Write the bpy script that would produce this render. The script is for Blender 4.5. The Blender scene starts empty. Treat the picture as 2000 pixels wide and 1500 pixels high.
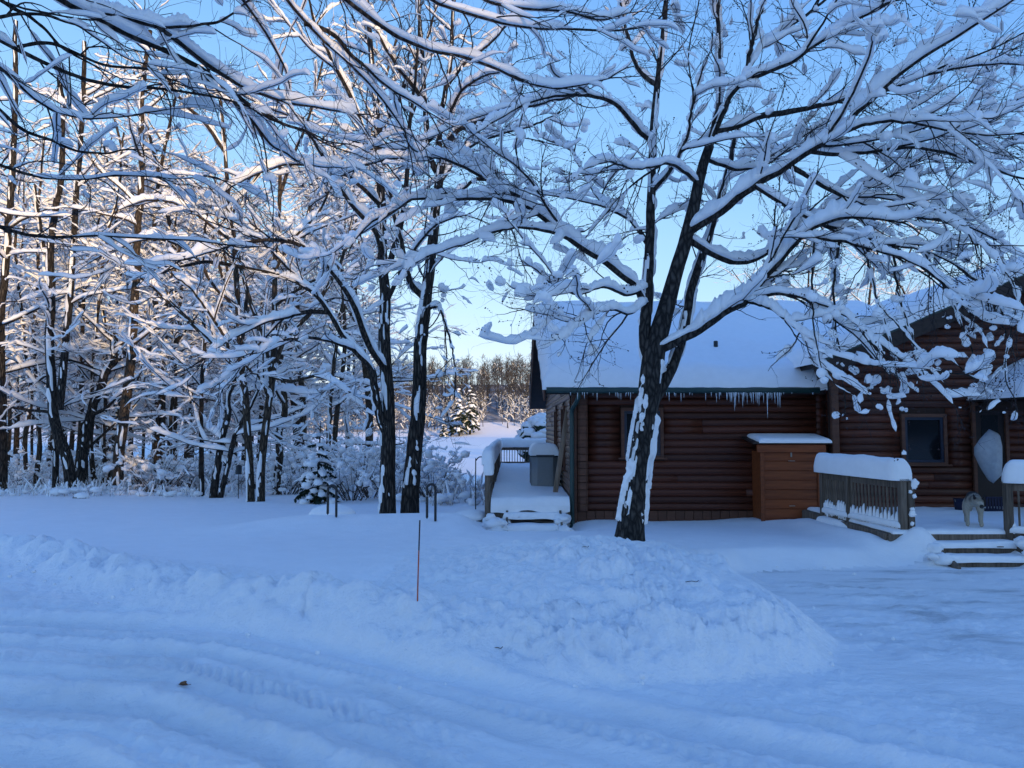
import bpy, math, random
import numpy as np
from mathutils import Vector, Matrix

SC = bpy.context.scene
COL = SC.collection
R = math.radians

# ------------------------------------------------------------------ camera
FPX = 1440.0
PITCH = math.atan(85.0 / FPX)
EYE = 1.6
cam = bpy.data.cameras.new('camera')
camo = bpy.data.objects.new('camera', cam)
COL.objects.link(camo)
camo.location = (0, 0, EYE)
camo.rotation_euler = (math.pi / 2 + PITCH, 0, 0)
cam.sensor_width = 36
cam.lens = 36 * FPX / 2000
cam.clip_start = 0.05
cam.clip_end = 3000
SC.camera = camo

# ------------------------------------------------------------------ sky, sun, exposure
SUN_AZ = R(150)        # clockwise from +Y: low sun behind the camera, to the right
SUN_EL = R(11.0)
wd = bpy.data.worlds.new('World')
SC.world = wd
wd.use_nodes = True
nt = wd.node_tree
for n in list(nt.nodes):
    nt.nodes.remove(n)
sky = nt.nodes.new('ShaderNodeTexSky')
sky.sky_type = 'NISHITA'
sky.sun_disc = False
sky.sun_elevation = SUN_EL
sky.sun_rotation = SUN_AZ
sky.altitude = 300
sky.air_density = 1.0
sky.dust_density = 0.1
sky.ozone_density = 2.2
hsv = nt.nodes.new('ShaderNodeHueSaturation')
hsv.inputs['Saturation'].default_value = 0.96
hsv.inputs['Hue'].default_value = 0.513
bg = nt.nodes.new('ShaderNodeBackground')
bg.inputs['Strength'].default_value = 0.15
wo = nt.nodes.new('ShaderNodeOutputWorld')
# thin clouds low over the lake
tc = nt.nodes.new('ShaderNodeTexCoord')
mp = nt.nodes.new('ShaderNodeMapping')
mp.inputs['Scale'].default_value = (3.0, 3.0, 16.0)
cn = nt.nodes.new('ShaderNodeTexNoise')
cn.inputs['Scale'].default_value = 2.2
cn.inputs['Detail'].default_value = 6
cr_ = nt.nodes.new('ShaderNodeMapRange')
cr_.inputs['From Min'].default_value = 0.52
cr_.inputs['From Max'].default_value = 0.80
cr_.inputs['To Max'].default_value = 0.4
sep = nt.nodes.new('ShaderNodeSeparateXYZ')
lowr = nt.nodes.new('ShaderNodeMapRange')
lowr.inputs['From Min'].default_value = 0.30
lowr.inputs['From Max'].default_value = 0.02
mul = nt.nodes.new('ShaderNodeMath'); mul.operation = 'MULTIPLY'
mixc = nt.nodes.new('ShaderNodeMix'); mixc.data_type = 'RGBA'
mixc.inputs[7].default_value = (1.25, 1.35, 1.6, 1)
lk = nt.links.new
lk(tc.outputs['Generated'], mp.inputs['Vector'])
lk(mp.outputs['Vector'], cn.inputs['Vector'])
lk(cn.outputs['Fac'], cr_.inputs['Value'])
lk(tc.outputs['Generated'], sep.inputs[0])
lk(sep.outputs['Z'], lowr.inputs['Value'])
lk(cr_.outputs['Result'], mul.inputs[0])
lk(lowr.outputs['Result'], mul.inputs[1])
# soft shoulder so that the low sky keeps its blue
k1 = nt.nodes.new('ShaderNodeVectorMath'); k1.operation = 'MULTIPLY_ADD'; k1.inputs[1].default_value = (.5, .5, .5); k1.inputs[2].default_value = (1, 1, 1)
k2 = nt.nodes.new('ShaderNodeVectorMath'); k2.operation = 'DIVIDE'
lk(sky.outputs[0], k1.inputs[0]); lk(sky.outputs[0], k2.inputs[0]); lk(k1.outputs[0], k2.inputs[1])
sc_ = nt.nodes.new('ShaderNodeSeparateColor'); cc_ = nt.nodes.new('ShaderNodeCombineColor')
lk(k2.outputs[0], sc_.inputs[0])
for ch, pw_ in enumerate((1.80, 1.28, 0.7)):
    d1 = nt.nodes.new('ShaderNodeMath'); d1.operation = 'MULTIPLY'; d1.inputs[1].default_value = 1 / 1.2
    d2 = nt.nodes.new('ShaderNodeMath'); d2.operation = 'POWER'; d2.inputs[1].default_value = pw_
    d3 = nt.nodes.new('ShaderNodeMath'); d3.operation = 'MULTIPLY'; d3.inputs[1].default_value = (1.14, 1.42, 1.84)[ch]
    lk(sc_.outputs[ch], d1.inputs[0]); lk(d1.outputs[0], d2.inputs[0]); lk(d2.outputs[0], d3.inputs[0]); lk(d3.outputs[0], cc_.inputs[ch])
lk(cc_.outputs[0], hsv.inputs['Color'])
lk(mul.outputs[0], mixc.inputs[0])
lk(hsv.outputs[0], mixc.inputs[6])
lk(mixc.outputs[2], bg.inputs['Color'])
lk(bg.outputs[0], wo.inputs['Surface'])

sl = bpy.data.lights.new('sun', 'SUN')
sl.energy = 2.0
sl.angle = R(0.6)
sl.color = (0.58, 0.40, 0.185)
so = bpy.data.objects.new('sun', sl)
COL.objects.link(so)
sdir = Vector((math.sin(SUN_AZ) * math.cos(SUN_EL), math.cos(SUN_AZ) * math.cos(SUN_EL), math.sin(SUN_EL)))
so.rotation_euler = sdir.to_track_quat('Z', 'Y').to_euler()
so.location = (20, -30, 30)

SC.view_settings.view_transform = 'Standard'
SC.view_settings.look = 'None'
SC.view_settings.gamma = 1
SC.view_settings.exposure = 1.92
SC.view_settings.use_curve_mapping = False
SC.cycles.max_bounces = 8
SC.cycles.diffuse_bounces = 5
SC.cycles.use_denoising = True

# ------------------------------------------------------------------ helpers
_fw = np.array([0, math.cos(PITCH), math.sin(PITCH)])
_up = np.array([0, -math.sin(PITCH), math.cos(PITCH)])
def P(px, py, Y):
    """point of the place seen at photograph pixel (px, py) standing Y metres ahead"""
    d = _fw + np.array([(px - 1000) / FPX, 0, 0]) + _up * (750 - py) / FPX
    return np.array([0, 0, EYE]) + d * (Y / d[1])

def _h(ix, iy, seed):
    n = (ix.astype(np.int64) * 374761393 + iy.astype(np.int64) * 668265263 + seed * 1274126177) & 0xffffffff
    n = ((n ^ (n >> 13)) * 1274126177) & 0xffffffff
    n = n ^ (n >> 16)
    return (n & 0xffff) / 65535.0
def vnoise(x, y, seed=0):
    x = np.asarray(x, float); y = np.asarray(y, float)
    x, y = np.broadcast_arrays(x, y)
    ix = np.floor(x); iy = np.floor(y)
    fx = x - ix; fy = y - iy
    fx = fx * fx * fx * (fx * (fx * 6 - 15) + 10); fy = fy * fy * fy * (fy * (fy * 6 - 15) + 10)
    a = _h(ix, iy, seed); b = _h(ix + 1, iy, seed); c = _h(ix, iy + 1, seed); d = _h(ix + 1, iy + 1, seed)
    return (a * (1 - fx) + b * fx) * (1 - fy) + (c * (1 - fx) + d * fx) * fy
def fbm(x, y, seed=0, oct=4, gain=0.5):
    s = 0; a = 1; tot = 0
    c, sn = math.cos(0.6), math.sin(0.6)
    for o in range(oct):
        s = s + a * vnoise(x, y, seed + o * 17); tot += a
        x, y = (x * c - y * sn) * 2.03 + 5.1, (x * sn + y * c) * 2.03 + 1.7
        a *= gain
    return s / tot
def sstep(a, b, x):
    t = np.clip((x - a) / (b - a), 0, 1)
    return t * t * (3 - 2 * t)
def norm(v):
    return v / np.maximum(np.linalg.norm(v, axis=-1, keepdims=True), 1e-9)

class MB:
    """collects vertices and faces; build() links them as one mesh object"""
    def __init__(self):
        self.V = []; self.F = []; self.n = 0
    def add(self, V, *Fs):
        V = np.asarray(V, float).reshape(-1, 3)
        for F in Fs:
            F = np.asarray(F, np.int64)
            if len(F):
                self.F.append(F + self.n)
        self.V.append(V); self.n += len(V)
        return self
    def mesh(self, name, mat, smooth=True):
        me = bpy.data.meshes.new(name)
        V = np.concatenate(self.V) if self.V else np.zeros((0, 3))
        me.vertices.add(len(V)); me.vertices.foreach_set('co', V.astype(np.float32).ravel())
        loops = np.concatenate([f.ravel() for f in self.F]) if self.F else np.zeros(0, np.int64)
        sizes = np.concatenate([np.full(len(f), f.shape[1]) for f in self.F]) if self.F else np.zeros(0, np.int64)
        starts = np.concatenate([[0], np.cumsum(sizes)[:-1]]) if len(sizes) else sizes
        me.loops.add(len(loops)); me.loops.foreach_set('vertex_index', loops.astype(np.int32))
        me.polygons.add(len(sizes)); me.polygons.foreach_set('loop_start', starts.astype(np.int32))
        me.polygons.foreach_set('use_smooth', np.full(len(sizes), smooth, bool))
        me.update(calc_edges=True)
        if mat: me.materials.append(mat)
        return me
    def build(self, name, mat, parent=None, smooth=True):
        return link(name, self.mesh(name, mat, smooth), parent)

def link(name, data, parent=None):
    o = bpy.data.objects.new(name, data)
    COL.objects.link(o)
    if parent is not None:
        o.parent = parent
        b = base_of(parent)
        o.location = (-b[0], -b[1], -b[2]) if data is not None else (0, 0, 0)
    return o
_BASE = {}
def base_of(o):
    """world place of an Empty (or of the parent chain); all meshes are written in world coordinates"""
    if o.name in _BASE: return _BASE[o.name]
    return (0, 0, 0)
def thing(name, label, cat, loc=(0, 0, 0), group=None):
    o = bpy.data.objects.new(name, None)
    COL.objects.link(o)
    o.location = tuple(float(v) for v in loc)
    o.empty_display_size = 0.2
    o['label'] = label; o['category'] = cat
    if group: o['group'] = group
    _BASE[o.name] = tuple(float(v) for v in loc)
    return o
def tag(o, label, cat, group=None):
    o['label'] = label; o['category'] = cat
    if group: o['group'] = group
    return o
def kind(o, k):
    o['kind'] = k
    return o
def copy_tree(o, parent=None):
    c = o.copy(); COL.objects.link(c)
    if parent is not None: c.parent = parent
    for ch in list(o.children):
        copy_tree(ch, c)
    return c

BOXF = np.array([[0, 1, 3, 2], [4, 6, 7, 5], [0, 4, 5, 1], [2, 3, 7, 6], [0, 2, 6, 4], [1, 5, 7, 3]])
def box(mb, x0, x1, y0, y1, z0, z1):
    V = [(x, y, z) for x in (x0, x1) for y in (y0, y1) for z in (z0, z1)]
    return mb.add(V, BOXF)
def beam(mb, p0, p1, w, h, upv=(0, 0, 1), ch=0.12):
    """chamfered timber from p0 to p1, w wide, h tall (h along upv)"""
    p0 = np.asarray(p0, float); p1 = np.asarray(p1, float)
    t = norm(p1 - p0); u = np.asarray(upv, float)
    s = norm(np.cross(t, u)); u = np.cross(s, t)
    c = ch * min(w, h)
    a, b = w / 2, h / 2
    prof = [(-a + c, -b), (a - c, -b), (a, -b + c), (a, b - c), (a - c, b), (-a + c, b), (-a, b - c), (-a, -b + c)]
    V = [p + s * x + u * y for p in (p0, p1) for x, y in prof]
    F = [[i, (i + 1) % 8, 8 + (i + 1) % 8, 8 + i] for i in range(8)]
    mb.add(V, F, [[7, 6, 5, 4, 3, 2, 1, 0]], [[8, 9, 10, 11, 12, 13, 14, 15]])
    return mb
def prism(mb, poly, a, b):
    """polygon (list of 3D points) extruded by the vector b-a"""
    d = np.asarray(b, float) - np.asarray(a, float)
    p = np.asarray(poly, float); n = len(p)
    V = np.concatenate([p, p + d])
    mb.add(V, [[i, (i + 1) % n, n + (i + 1) % n, n + i] for i in range(n)], [list(range(n - 1, -1, -1))], [list(range(n, 2 * n))])
    return mb

def frames(Pp):
    T = np.empty_like(Pp)
    T[:, 1:-1] = Pp[:, 2:] - Pp[:, :-2]
    T[:, 0] = Pp[:, 1] - Pp[:, 0]; T[:, -1] = Pp[:, -1] - Pp[:, -2]
    T = norm(T)
    m = norm(Pp[:, -1] - Pp[:, 0])
    ref = np.where(np.abs(m[:, 2:3]) > 0.75, np.array([[0.0, 1.0, 0.0]]), np.array([[0.0, 0.0, 1.0]]))[:, None, :]
    S = norm(np.cross(T, np.broadcast_to(ref, T.shape)))
    U = np.cross(S, T)
    return T, S, U
def quads_grid(B, K, n, off=0):
    i = np.arange(B)[:, None, None] * K * n
    k = np.arange(K - 1)[None, :, None] * n
    j = np.arange(n)[None, None, :]; j2 = (j + 1) % n
    a = i + k + j; b = i + k + j2
    return np.stack([a, b, b + n, a + n], -1).reshape(-1, 4) + off
def tubes(mb, Pp, Rr, n, cap=True):
    """sweeps all polylines Pp (B,K,3) with radii Rr (B,K)"""
    Pp = np.asarray(Pp, float); Rr = np.asarray(Rr, float)
    if Pp.ndim == 2: Pp = Pp[None]; Rr = Rr[None]
    if len(Pp) == 0: return mb
    B, K, _ = Pp.shape
    T, S, U = frames(Pp)
    a = np.arange(n) * 2 * math.pi / n
    V = Pp[:, :, None, :] + Rr[:, :, None, None] * (S[:, :, None, :] * np.cos(a)[None, None, :, None] + U[:, :, None, :] * np.sin(a)[None, None, :, None])
    F = quads_grid(B, K, n)
    if cap:
        e = (np.arange(B)[:, None] * K * n + (K - 1) * n + np.arange(n)[None, :])
        s = (np.arange(B)[:, None] * K * n + np.arange(n - 1, -1, -1)[None, :])
        mb.add(V, F, e, s)
    else:
        mb.add(V, F)
    return mb
def crspline(pts, K, jit=0.0, rng=None):
    p = np.asarray(pts, float)
    if len(p) == 2: p = np.array([p[0], p.mean(0), p[1]])
    q = np.concatenate([[2 * p[0] - p[1]], p, [2 * p[-1] - p[-2]]])
    out = []
    for i in range(len(p) - 1):
        t = np.linspace(0, 1, 12, endpoint=False)[:, None]
        a, b, c, d = q[i], q[i + 1], q[i + 2], q[i + 3]
        out.append(0.5 * ((2 * b) + (-a + c) * t + (2 * a - 5 * b + 4 * c - d) * t ** 2 + (-a + 3 * b - 3 * c + d) * t ** 3))
    out.append(p[-1:])
    f = np.concatenate(out)
    L = np.concatenate([[0], np.cumsum(np.linalg.norm(np.diff(f, axis=0), axis=1))])
    s = np.linspace(0, L[-1], K)
    r = np.stack([np.interp(s, L, f[:, k]) for k in range(3)], -1)
    if jit and rng is not None:
        w = np.minimum(np.linspace(0, 6, K), 1)[:, None]
        r = r + rng.normal(0, jit, r.shape) * w
    return r
def resample(Pp, Rr, K2):
    B, K, _ = Pp.shape
    f = np.linspace(0, K - 1, K2); i = np.minimum(f.astype(int), K - 2); w = f - i
    return (Pp[:, i] * (1 - w)[None, :, None] + Pp[:, i + 1] * w[None, :, None],
            Rr[:, i] * (1 - w)[None, :] + Rr[:, i + 1] * w[None, :])

def blobs(mb, C, rad, rng, nu=7, nv=5, lump=0.25, squash=0.8):
    """lumpy closed lumps at C (B,3) with radii rad (B,3)"""
    B = len(C)
    if B == 0: return mb
    u = np.arange(nu) * 2 * math.pi / nu
    v = np.linspace(-math.pi / 2, math.pi / 2, nv + 2)[1:-1]
    d = np.stack([np.cos(v)[:, None] * np.cos(u)[None], np.cos(v)[:, None] * np.sin(u)[None], np.broadcast_to(np.sin(v)[:, None], (nv, nu))], -1).reshape(-1, 3)
    d = np.concatenate([d, [[0, 0, -1], [0, 0, 1]]])
    n = len(d)
    k = 1 + lump * (rng.random((B, n)) - 0.5) * 2
    th = rng.random(B) * 6.28
    dd = np.stack([d[None, :, 0] * np.cos(th)[:, None] - d[None, :, 1] * np.sin(th)[:, None],
                   d[None, :, 0] * np.sin(th)[:, None] + d[None, :, 1] * np.cos(th)[:, None], np.broadcast_to(d[None, :, 2], (B, n))], -1)
    V = C[:, None] + dd * k[..., None] * rad[:, None]
    q = quads_grid(1, nv, nu)
    t0 = np.array([[nv * nu, (j + 1) % nu, j] for j in range(nu)])
    t1 = np.array([[nv * nu + 1, (nv - 1) * nu + j, (nv - 1) * nu + (j + 1) % nu] for j in range(nu)])
    o = (np.arange(B) * n)[:, None, None]
    mb.add(V, (q[None] + o).reshape(-1, 4), (t0[None] + o).reshape(-1, 3), (t1[None] + o).reshape(-1, 3))
    return mb

# ------------------------------------------------------------------ materials
def mat(name, base, rough=0.7, var=0.25, scale=(6, 6, 6), bump=0.3, bdist=0.01, detail=5, col2=None, rnd=0.0, spec=0.3, coords='Object', fine=0.0, metal=0.0, lo=0.35, hi=0.65):
    m = bpy.data.materials.new(name); m.use_nodes = True
    t = m.node_tree; N = t.nodes; L = t.links.new
    b = N['Principled BSDF']
    b.inputs['Roughness'].default_value = rough
    b.inputs['Specular IOR Level'].default_value = spec
    b.inputs['Metallic'].default_value = metal
    co = N.new('ShaderNodeTexCoord'); ma = N.new('ShaderNodeMapping'); no = N.new('ShaderNodeTexNoise')
    ma.inputs['Scale'].default_value = scale
    no.inputs['Scale'].default_value = 1.0; no.inputs['Detail'].default_value = detail; no.inputs['Roughness'].default_value = 0.6
    L(co.outputs[coords], ma.inputs['Vector']); L(ma.outputs[0], no.inputs['Vector'])
    ra = N.new('ShaderNodeValToRGB')
    c2 = col2 if col2 else tuple(min(1, c * (1 + var)) for c in base)
    c1 = tuple(c * (1 - var) for c in base) if not col2 else base
    ra.color_ramp.elements[0].position = lo; ra.color_ramp.elements[0].color = (*c1, 1)
    ra.color_ramp.elements[1].position = hi; ra.color_ramp.elements[1].color = (*c2, 1)
    L(no.outputs['Fac'], ra.inputs['Fac'])
    out = ra.outputs['Color']
    if rnd:
        oi = N.new('ShaderNodeObjectInfo'); mr = N.new('ShaderNodeMapRange')
        mr.inputs['To Min'].default_value = 1 - rnd; mr.inputs['To Max'].default_value = 1 + rnd
        L(oi.outputs['Random'], mr.inputs['Value'])
        h = N.new('ShaderNodeHueSaturation'); L(mr.outputs[0], h.inputs['Value']); L(out, h.inputs['Color']); out = h.outputs['Color']
    L(out, b.inputs['Base Color'])
    if bump:
        bu = N.new('ShaderNodeBump'); bu.inputs['Strength'].default_value = bump; bu.inputs['Distance'].default_value = bdist
        L(no.outputs['Fac'], bu.inputs['Height'])
        last = bu
        if fine:
            n2 = N.new('ShaderNodeTexNoise'); n2.inputs['Scale'].default_value = fine; n2.inputs['Detail'].default_value = 3
            L(co.outputs[coords], n2.inputs['Vector'])
            b2 = N.new('ShaderNodeBump'); b2.inputs['Strength'].default_value = 0.35; b2.inputs['Distance'].default_value = 0.006
            L(n2.outputs['Fac'], b2.inputs['Height']); L(bu.outputs[0], b2.inputs['Normal']); last = b2
        L(last.outputs[0], b.inputs['Normal'])
    return m
def bark_mat(name, c1, c2, sx, sz, bd):
    m = bpy.data.materials.new(name); m.use_nodes = True
    t = m.node_tree; N = t.nodes; L = t.links.new
    b = N['Principled BSDF']; b.inputs['Roughness'].default_value = 0.9; b.inputs['Specular IOR Level'].default_value = 0.15
    co = N.new('ShaderNodeTexCoord'); ma = N.new('ShaderNodeMapping'); ma.inputs['Scale'].default_value = (sx, sx, sz)
    no = N.new('ShaderNodeTexNoise'); no.inputs['Scale'].default_value = 1; no.inputs['Detail'].default_value = 6; no.inputs['Roughness'].default_value = 0.65
    vo = N.new('ShaderNodeTexVoronoi'); vo.feature = 'DISTANCE_TO_EDGE'; vo.inputs['Scale'].default_value = 0.8
    mx = N.new('ShaderNodeVectorMath'); mx.operation = 'MULTIPLY_ADD'; mx.inputs[1].default_value = (0.9, 0.9, 0.9)
    L(co.outputs['Object'], ma.inputs[0]); L(ma.outputs[0], no.inputs['Vector'])
    L(no.outputs['Color'], mx.inputs[0]); L(ma.outputs[0], mx.inputs[2]); L(mx.outputs[0], vo.inputs['Vector'])
    mr = N.new('ShaderNodeMapRange'); mr.inputs['From Max'].default_value = 0.35
    L(vo.outputs['Distance'], mr.inputs['Value'])
    ad = N.new('ShaderNodeMath'); ad.operation = 'MULTIPLY'; L(mr.outputs[0], ad.inputs[0]); L(no.outputs['Fac'], ad.inputs[1])
    ra = N.new('ShaderNodeValToRGB'); ra.color_ramp.elements[0].color = (*c1, 1); ra.color_ramp.elements[1].color = (*c2, 1)
    ra.color_ramp.elements[1].position = 0.6
    L(ad.outputs[0], ra.inputs['Fac']); L(ra.outputs[0], b.inputs['Base Color'])
    bu = N.new('ShaderNodeBump'); bu.inputs['Strength'].default_value = 0.9; bu.inputs['Distance'].default_value = bd
    L(ad.outputs[0], bu.inputs['Height']); L(bu.outputs[0], b.inputs['Normal'])
    return m

M = {}
M['snow'] = mat('snow', (0.925, 0.905, 0.90), 0.6, 0.02, (9, 9, 9), 0.35, 0.02, fine=70)
M['snow_branch'] = mat('snow_branch', (0.925, 0.905, 0.90), 0.65, 0.015, (14, 14, 14), 0.4, 0.02, detail=4)
M['snow_yard'] = mat('snow_yard', (0.925, 0.905, 0.90), 0.6, 0.02, (2.6, 2.6, 2.6), 0.35, 0.07, detail=8, fine=45)
M['snow_rough'] = mat('snow_rough', (0.925, 0.905, 0.90), 0.62, 0.02, (8, 8, 8), 0.7, 0.07, detail=7, fine=60)
M['snow_packed'] = mat('snow_packed', (0.915, 0.895, 0.89), 0.55, 0.02, (6, 10, 6), 0.7, 0.05, detail=8, fine=38)
def worn(m):
    N = m.node_tree.nodes; L = m.node_tree.links.new; b = N['Principled BSDF']
    co = N.new('ShaderNodeTexCoord'); ma = N.new('ShaderNodeMapping'); ma.inputs['Scale'].default_value = (.55, 1.7, 1); ma.inputs['Rotation'].default_value = (0, 0, .25)
    no = N.new('ShaderNodeTexNoise'); no.inputs['Scale'].default_value = 1.6; no.inputs['Detail'].default_value = 9; no.inputs['Roughness'].default_value = .68
    L(co.outputs['Object'], ma.inputs[0]); L(ma.outputs[0], no.inputs['Vector'])
    r = N.new('ShaderNodeMapRange'); r.inputs['From Min'].default_value = .50; r.inputs['From Max'].default_value = .72; L(no.outputs['Fac'], r.inputs['Value'])
    sp = N.new('ShaderNodeSeparateXYZ'); L(co.outputs['Object'], sp.inputs[0])
    x = N.new('ShaderNodeMapRange'); x.inputs['From Min'].default_value = 1.8; x.inputs['From Max'].default_value = 3.6; L(sp.outputs['X'], x.inputs['Value'])
    y = N.new('ShaderNodeMapRange'); y.inputs['From Min'].default_value = 4.4; y.inputs['From Max'].default_value = 6.0; L(sp.outputs['Y'], y.inputs['Value'])
    m1 = N.new('ShaderNodeMath'); m1.operation = 'MULTIPLY'; L(r.outputs[0], m1.inputs[0]); L(x.outputs[0], m1.inputs[1])
    m2 = N.new('ShaderNodeMath'); m2.operation = 'MULTIPLY'; L(m1.outputs[0], m2.inputs[0]); L(y.outputs[0], m2.inputs[1])
    mx = N.new('ShaderNodeMix'); mx.data_type = 'RGBA'; mx.inputs[7].default_value = (.36, .36, .37, 1)
    src = b.inputs['Base Color'].links[0].from_socket
    at = N.new('ShaderNodeAttribute'); at.attribute_name = 'packed'
    tx = N.new('ShaderNodeMix'); tx.data_type = 'RGBA'; tx.inputs[7].default_value = (.60, .61, .63, 1); L(at.outputs['Fac'], tx.inputs[0]); L(src, tx.inputs[6]); src = tx.outputs[2]
    L(m2.outputs[0], mx.inputs[0]); L(src, mx.inputs[6]); L(mx.outputs[2], b.inputs['Base Color'])
    rr = N.new('ShaderNodeMapRange'); rr.inputs['To Min'].default_value = .55; rr.inputs['To Max'].default_value = .32; L(m2.outputs[0], rr.inputs['Value']); L(rr.outputs[0], b.inputs['Roughness'])
worn(M['snow_packed'])
M['far_twig'] = mat('far_twig_bark', (0.068, 0.064, 0.066), 0.9, 0.2, (.1, .1, .1), 0, spec=0.1)
M['shaded_forest_floor'] = mat('shaded_forest_floor', (0.16, 0.15, 0.15), 0.9, 0.0, (.25, .25, .25), 0.3, 0.1, col2=(0.42, 0.42, 0.43))  # snowy ground with canopy shade and leaf litter both put into its colour
M['snowy_needle'] = mat('snow_dusted_needles', (0.06, 0.07, 0.06), 0.9, 0.0, (2, 2, 2), 0, col2=(0.5, 0.51, 0.52))
M['pale_wood'] = mat('pale_plank_wood', (0.22, 0.165, 0.12), 0.8, 0.0, (26, 26, 2.2), 0.2, 0.003, col2=(0.34, 0.26, 0.20))
M['ice'] = mat('lake_snow', (0.84, 0.86, 0.89), 0.6, 0.02, (0.15, 0.5, 1), 0.2, 0.05)
M['icicle'] = mat('icicle_ice', (0.72, 0.78, 0.84), 0.15, 0.05, (20, 20, 4), 0.2, 0.004, spec=0.6)
M['bark'] = bark_mat('maple_bark', (0.012, 0.011, 0.011), (0.085, 0.074, 0.066), 22, 7, 0.012)
M['bark_deep'] = bark_mat('furrowed_bark', (0.010, 0.009, 0.009), (0.10, 0.082, 0.068), 26, 4, 0.03)
M['bark_brown'] = bark_mat('brown_bark', (0.02, 0.016, 0.013), (0.15, 0.108, 0.075), 24, 5, 0.02)
M['twig'] = mat('twig_bark', (0.030, 0.024, 0.023), 0.8, 0.3, (30, 30, 30), 0, spec=0.2)
M['twig_brown'] = mat('brown_twig_bark', (0.085, 0.062, 0.046), 0.85, 0.3, (10, 10, 10), 0, spec=0.15)
M['bud'] = mat('bud', (0.035, 0.014, 0.013), 0.6, 0.3, (40, 40, 40), 0)
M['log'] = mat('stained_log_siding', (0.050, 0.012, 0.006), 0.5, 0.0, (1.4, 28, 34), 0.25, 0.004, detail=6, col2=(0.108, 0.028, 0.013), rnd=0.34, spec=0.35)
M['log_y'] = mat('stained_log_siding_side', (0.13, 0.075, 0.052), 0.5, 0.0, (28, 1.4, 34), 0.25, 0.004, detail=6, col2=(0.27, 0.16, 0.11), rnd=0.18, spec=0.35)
M['logdark'] = mat('dark_backing', (0.035, 0.016, 0.011), 0.8, 0.2, (4, 4, 4), 0)
M['trim'] = mat('brown_trim', (0.085, 0.035, 0.022), 0.6, 0.0, (3, 3, 18), 0.2, 0.003, col2=(0.13, 0.055, 0.033), rnd=0.1)
M['fascia'] = mat('dark_fascia', (0.032, 0.020, 0.017), 0.6, 0.25, (2, 2, 14), 0.15, 0.003)
M['cedar'] = mat('orange_cedar', (0.15, 0.035, 0.010), 0.5, 0.0, (1.6, 16, 22), 0.2, 0.003, detail=7, col2=(0.25, 0.064, 0.018), rnd=0.14, spec=0.35)
M['grey_wood'] = mat('weathered_deck_wood', (0.085, 0.062, 0.046), 0.85, 0.0, (26, 26, 2.2), 0.35, 0.004, detail=6, col2=(0.19, 0.145, 0.11), rnd=0.15)
M['green'] = mat('green_metal', (0.010, 0.042, 0.040), 0.4, 0.1, (6, 6, 6), 0, spec=0.5)
M['navy'] = mat('navy_window_frame', (0.010, 0.016, 0.035), 0.4, 0.1, (6, 6, 6), 0, spec=0.5)
M['glass'] = mat('window_glass', (0.006, 0.007, 0.009), 0.08, 0.1, (2, 2, 2), 0, spec=0.35)
M['door'] = mat('dark_door', (0.022, 0.014, 0.012), 0.55, 0.2, (3, 3, 3), 0)
M['black'] = mat('black_metal', (0.012, 0.012, 0.014), 0.45, 0.1, (9, 9, 9), 0, spec=0.5)
M['plastic'] = mat('grey_plastic', (0.22, 0.235, 0.24), 0.55, 0.05, (40, 40, 40), 0.1, 0.001)
M['plastic_dark'] = mat('dark_plastic', (0.045, 0.05, 0.052), 0.5, 0.05, (40, 40, 40), 0.1, 0.001)
M['stake'] = mat('orange_stake', (0.50, 0.09, 0.03), 0.5, 0.1, (5, 5, 5), 0)
M['stake_tip'] = mat('dark_stake_tip', (0.05, 0.03, 0.03), 0.5, 0.1, (5, 5, 5), 0)
M['needle'] = mat('spruce_needles', (0.018, 0.032, 0.018), 0.8, 0.4, (12, 12, 12), 0)
M['leaf'] = mat('dry_leaf', (0.22, 0.10, 0.045), 0.8, 0.3, (30, 30, 30), 0.3, 0.002)
M['stone'] = mat('grey_stone', (0.18, 0.17, 0.16), 0.9, 0.3, (7, 7, 7), 0.6, 0.02)
M['reed'] = mat('dry_stalks', (0.17, 0.12, 0.075), 0.9, 0.3, (9, 9, 9), 0)
M['fabric'] = mat('pale_fabric', (0.33, 0.35, 0.38), 0.8, 0.08, (14, 14, 14), 0.5, 0.012)
M['blue'] = mat('blue_plastic', (0.006, 0.009, 0.035), 0.45, 0.1, (9, 9, 9), 0)
M['brass'] = mat('dull_metal', (0.45, 0.42, 0.36), 0.35, 0.1, (9, 9, 9), 0, metal=0.8)
# ------------------------------------------------------------------ ground
# edge of the plowed area (X, Y); the snowy yard lies beyond it
EDGE = np.array([(-60, 42), (-24, 23), (-14, 14.6), (-9, 10.7), (-6.0, 8.75), (-4.4, 7.4), (-3.15, 6.55), (-2.17, 5.95), (-1.13, 5.4), (-.5, 4.95), (0, 4.8),
                 (.35, 4.62), (1, 4.7), (1.66, 4.8), (2.15, 5.05), (2.42, 5.6), (2.5, 6.3), (2.45, 7.1), (2.4, 8.2), (2.6, 9.1), (3.2, 9.55), (4.4, 9.85), (5.2, 10.0),
                 (5.7, 10.2), (6.6, 10.25), (7.2, 9.75), (9, 9.2), (14, 8.6), (40, 8)])
GX = np.array([-40, -8, -4.4, -2.2, -1.1, 0, .85, 1.53, 4, 40]); GY = np.array([4.0, 2.1, 1.74, 1.45, .76, 0, -.49, -.88, -2.1, -20])
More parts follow.
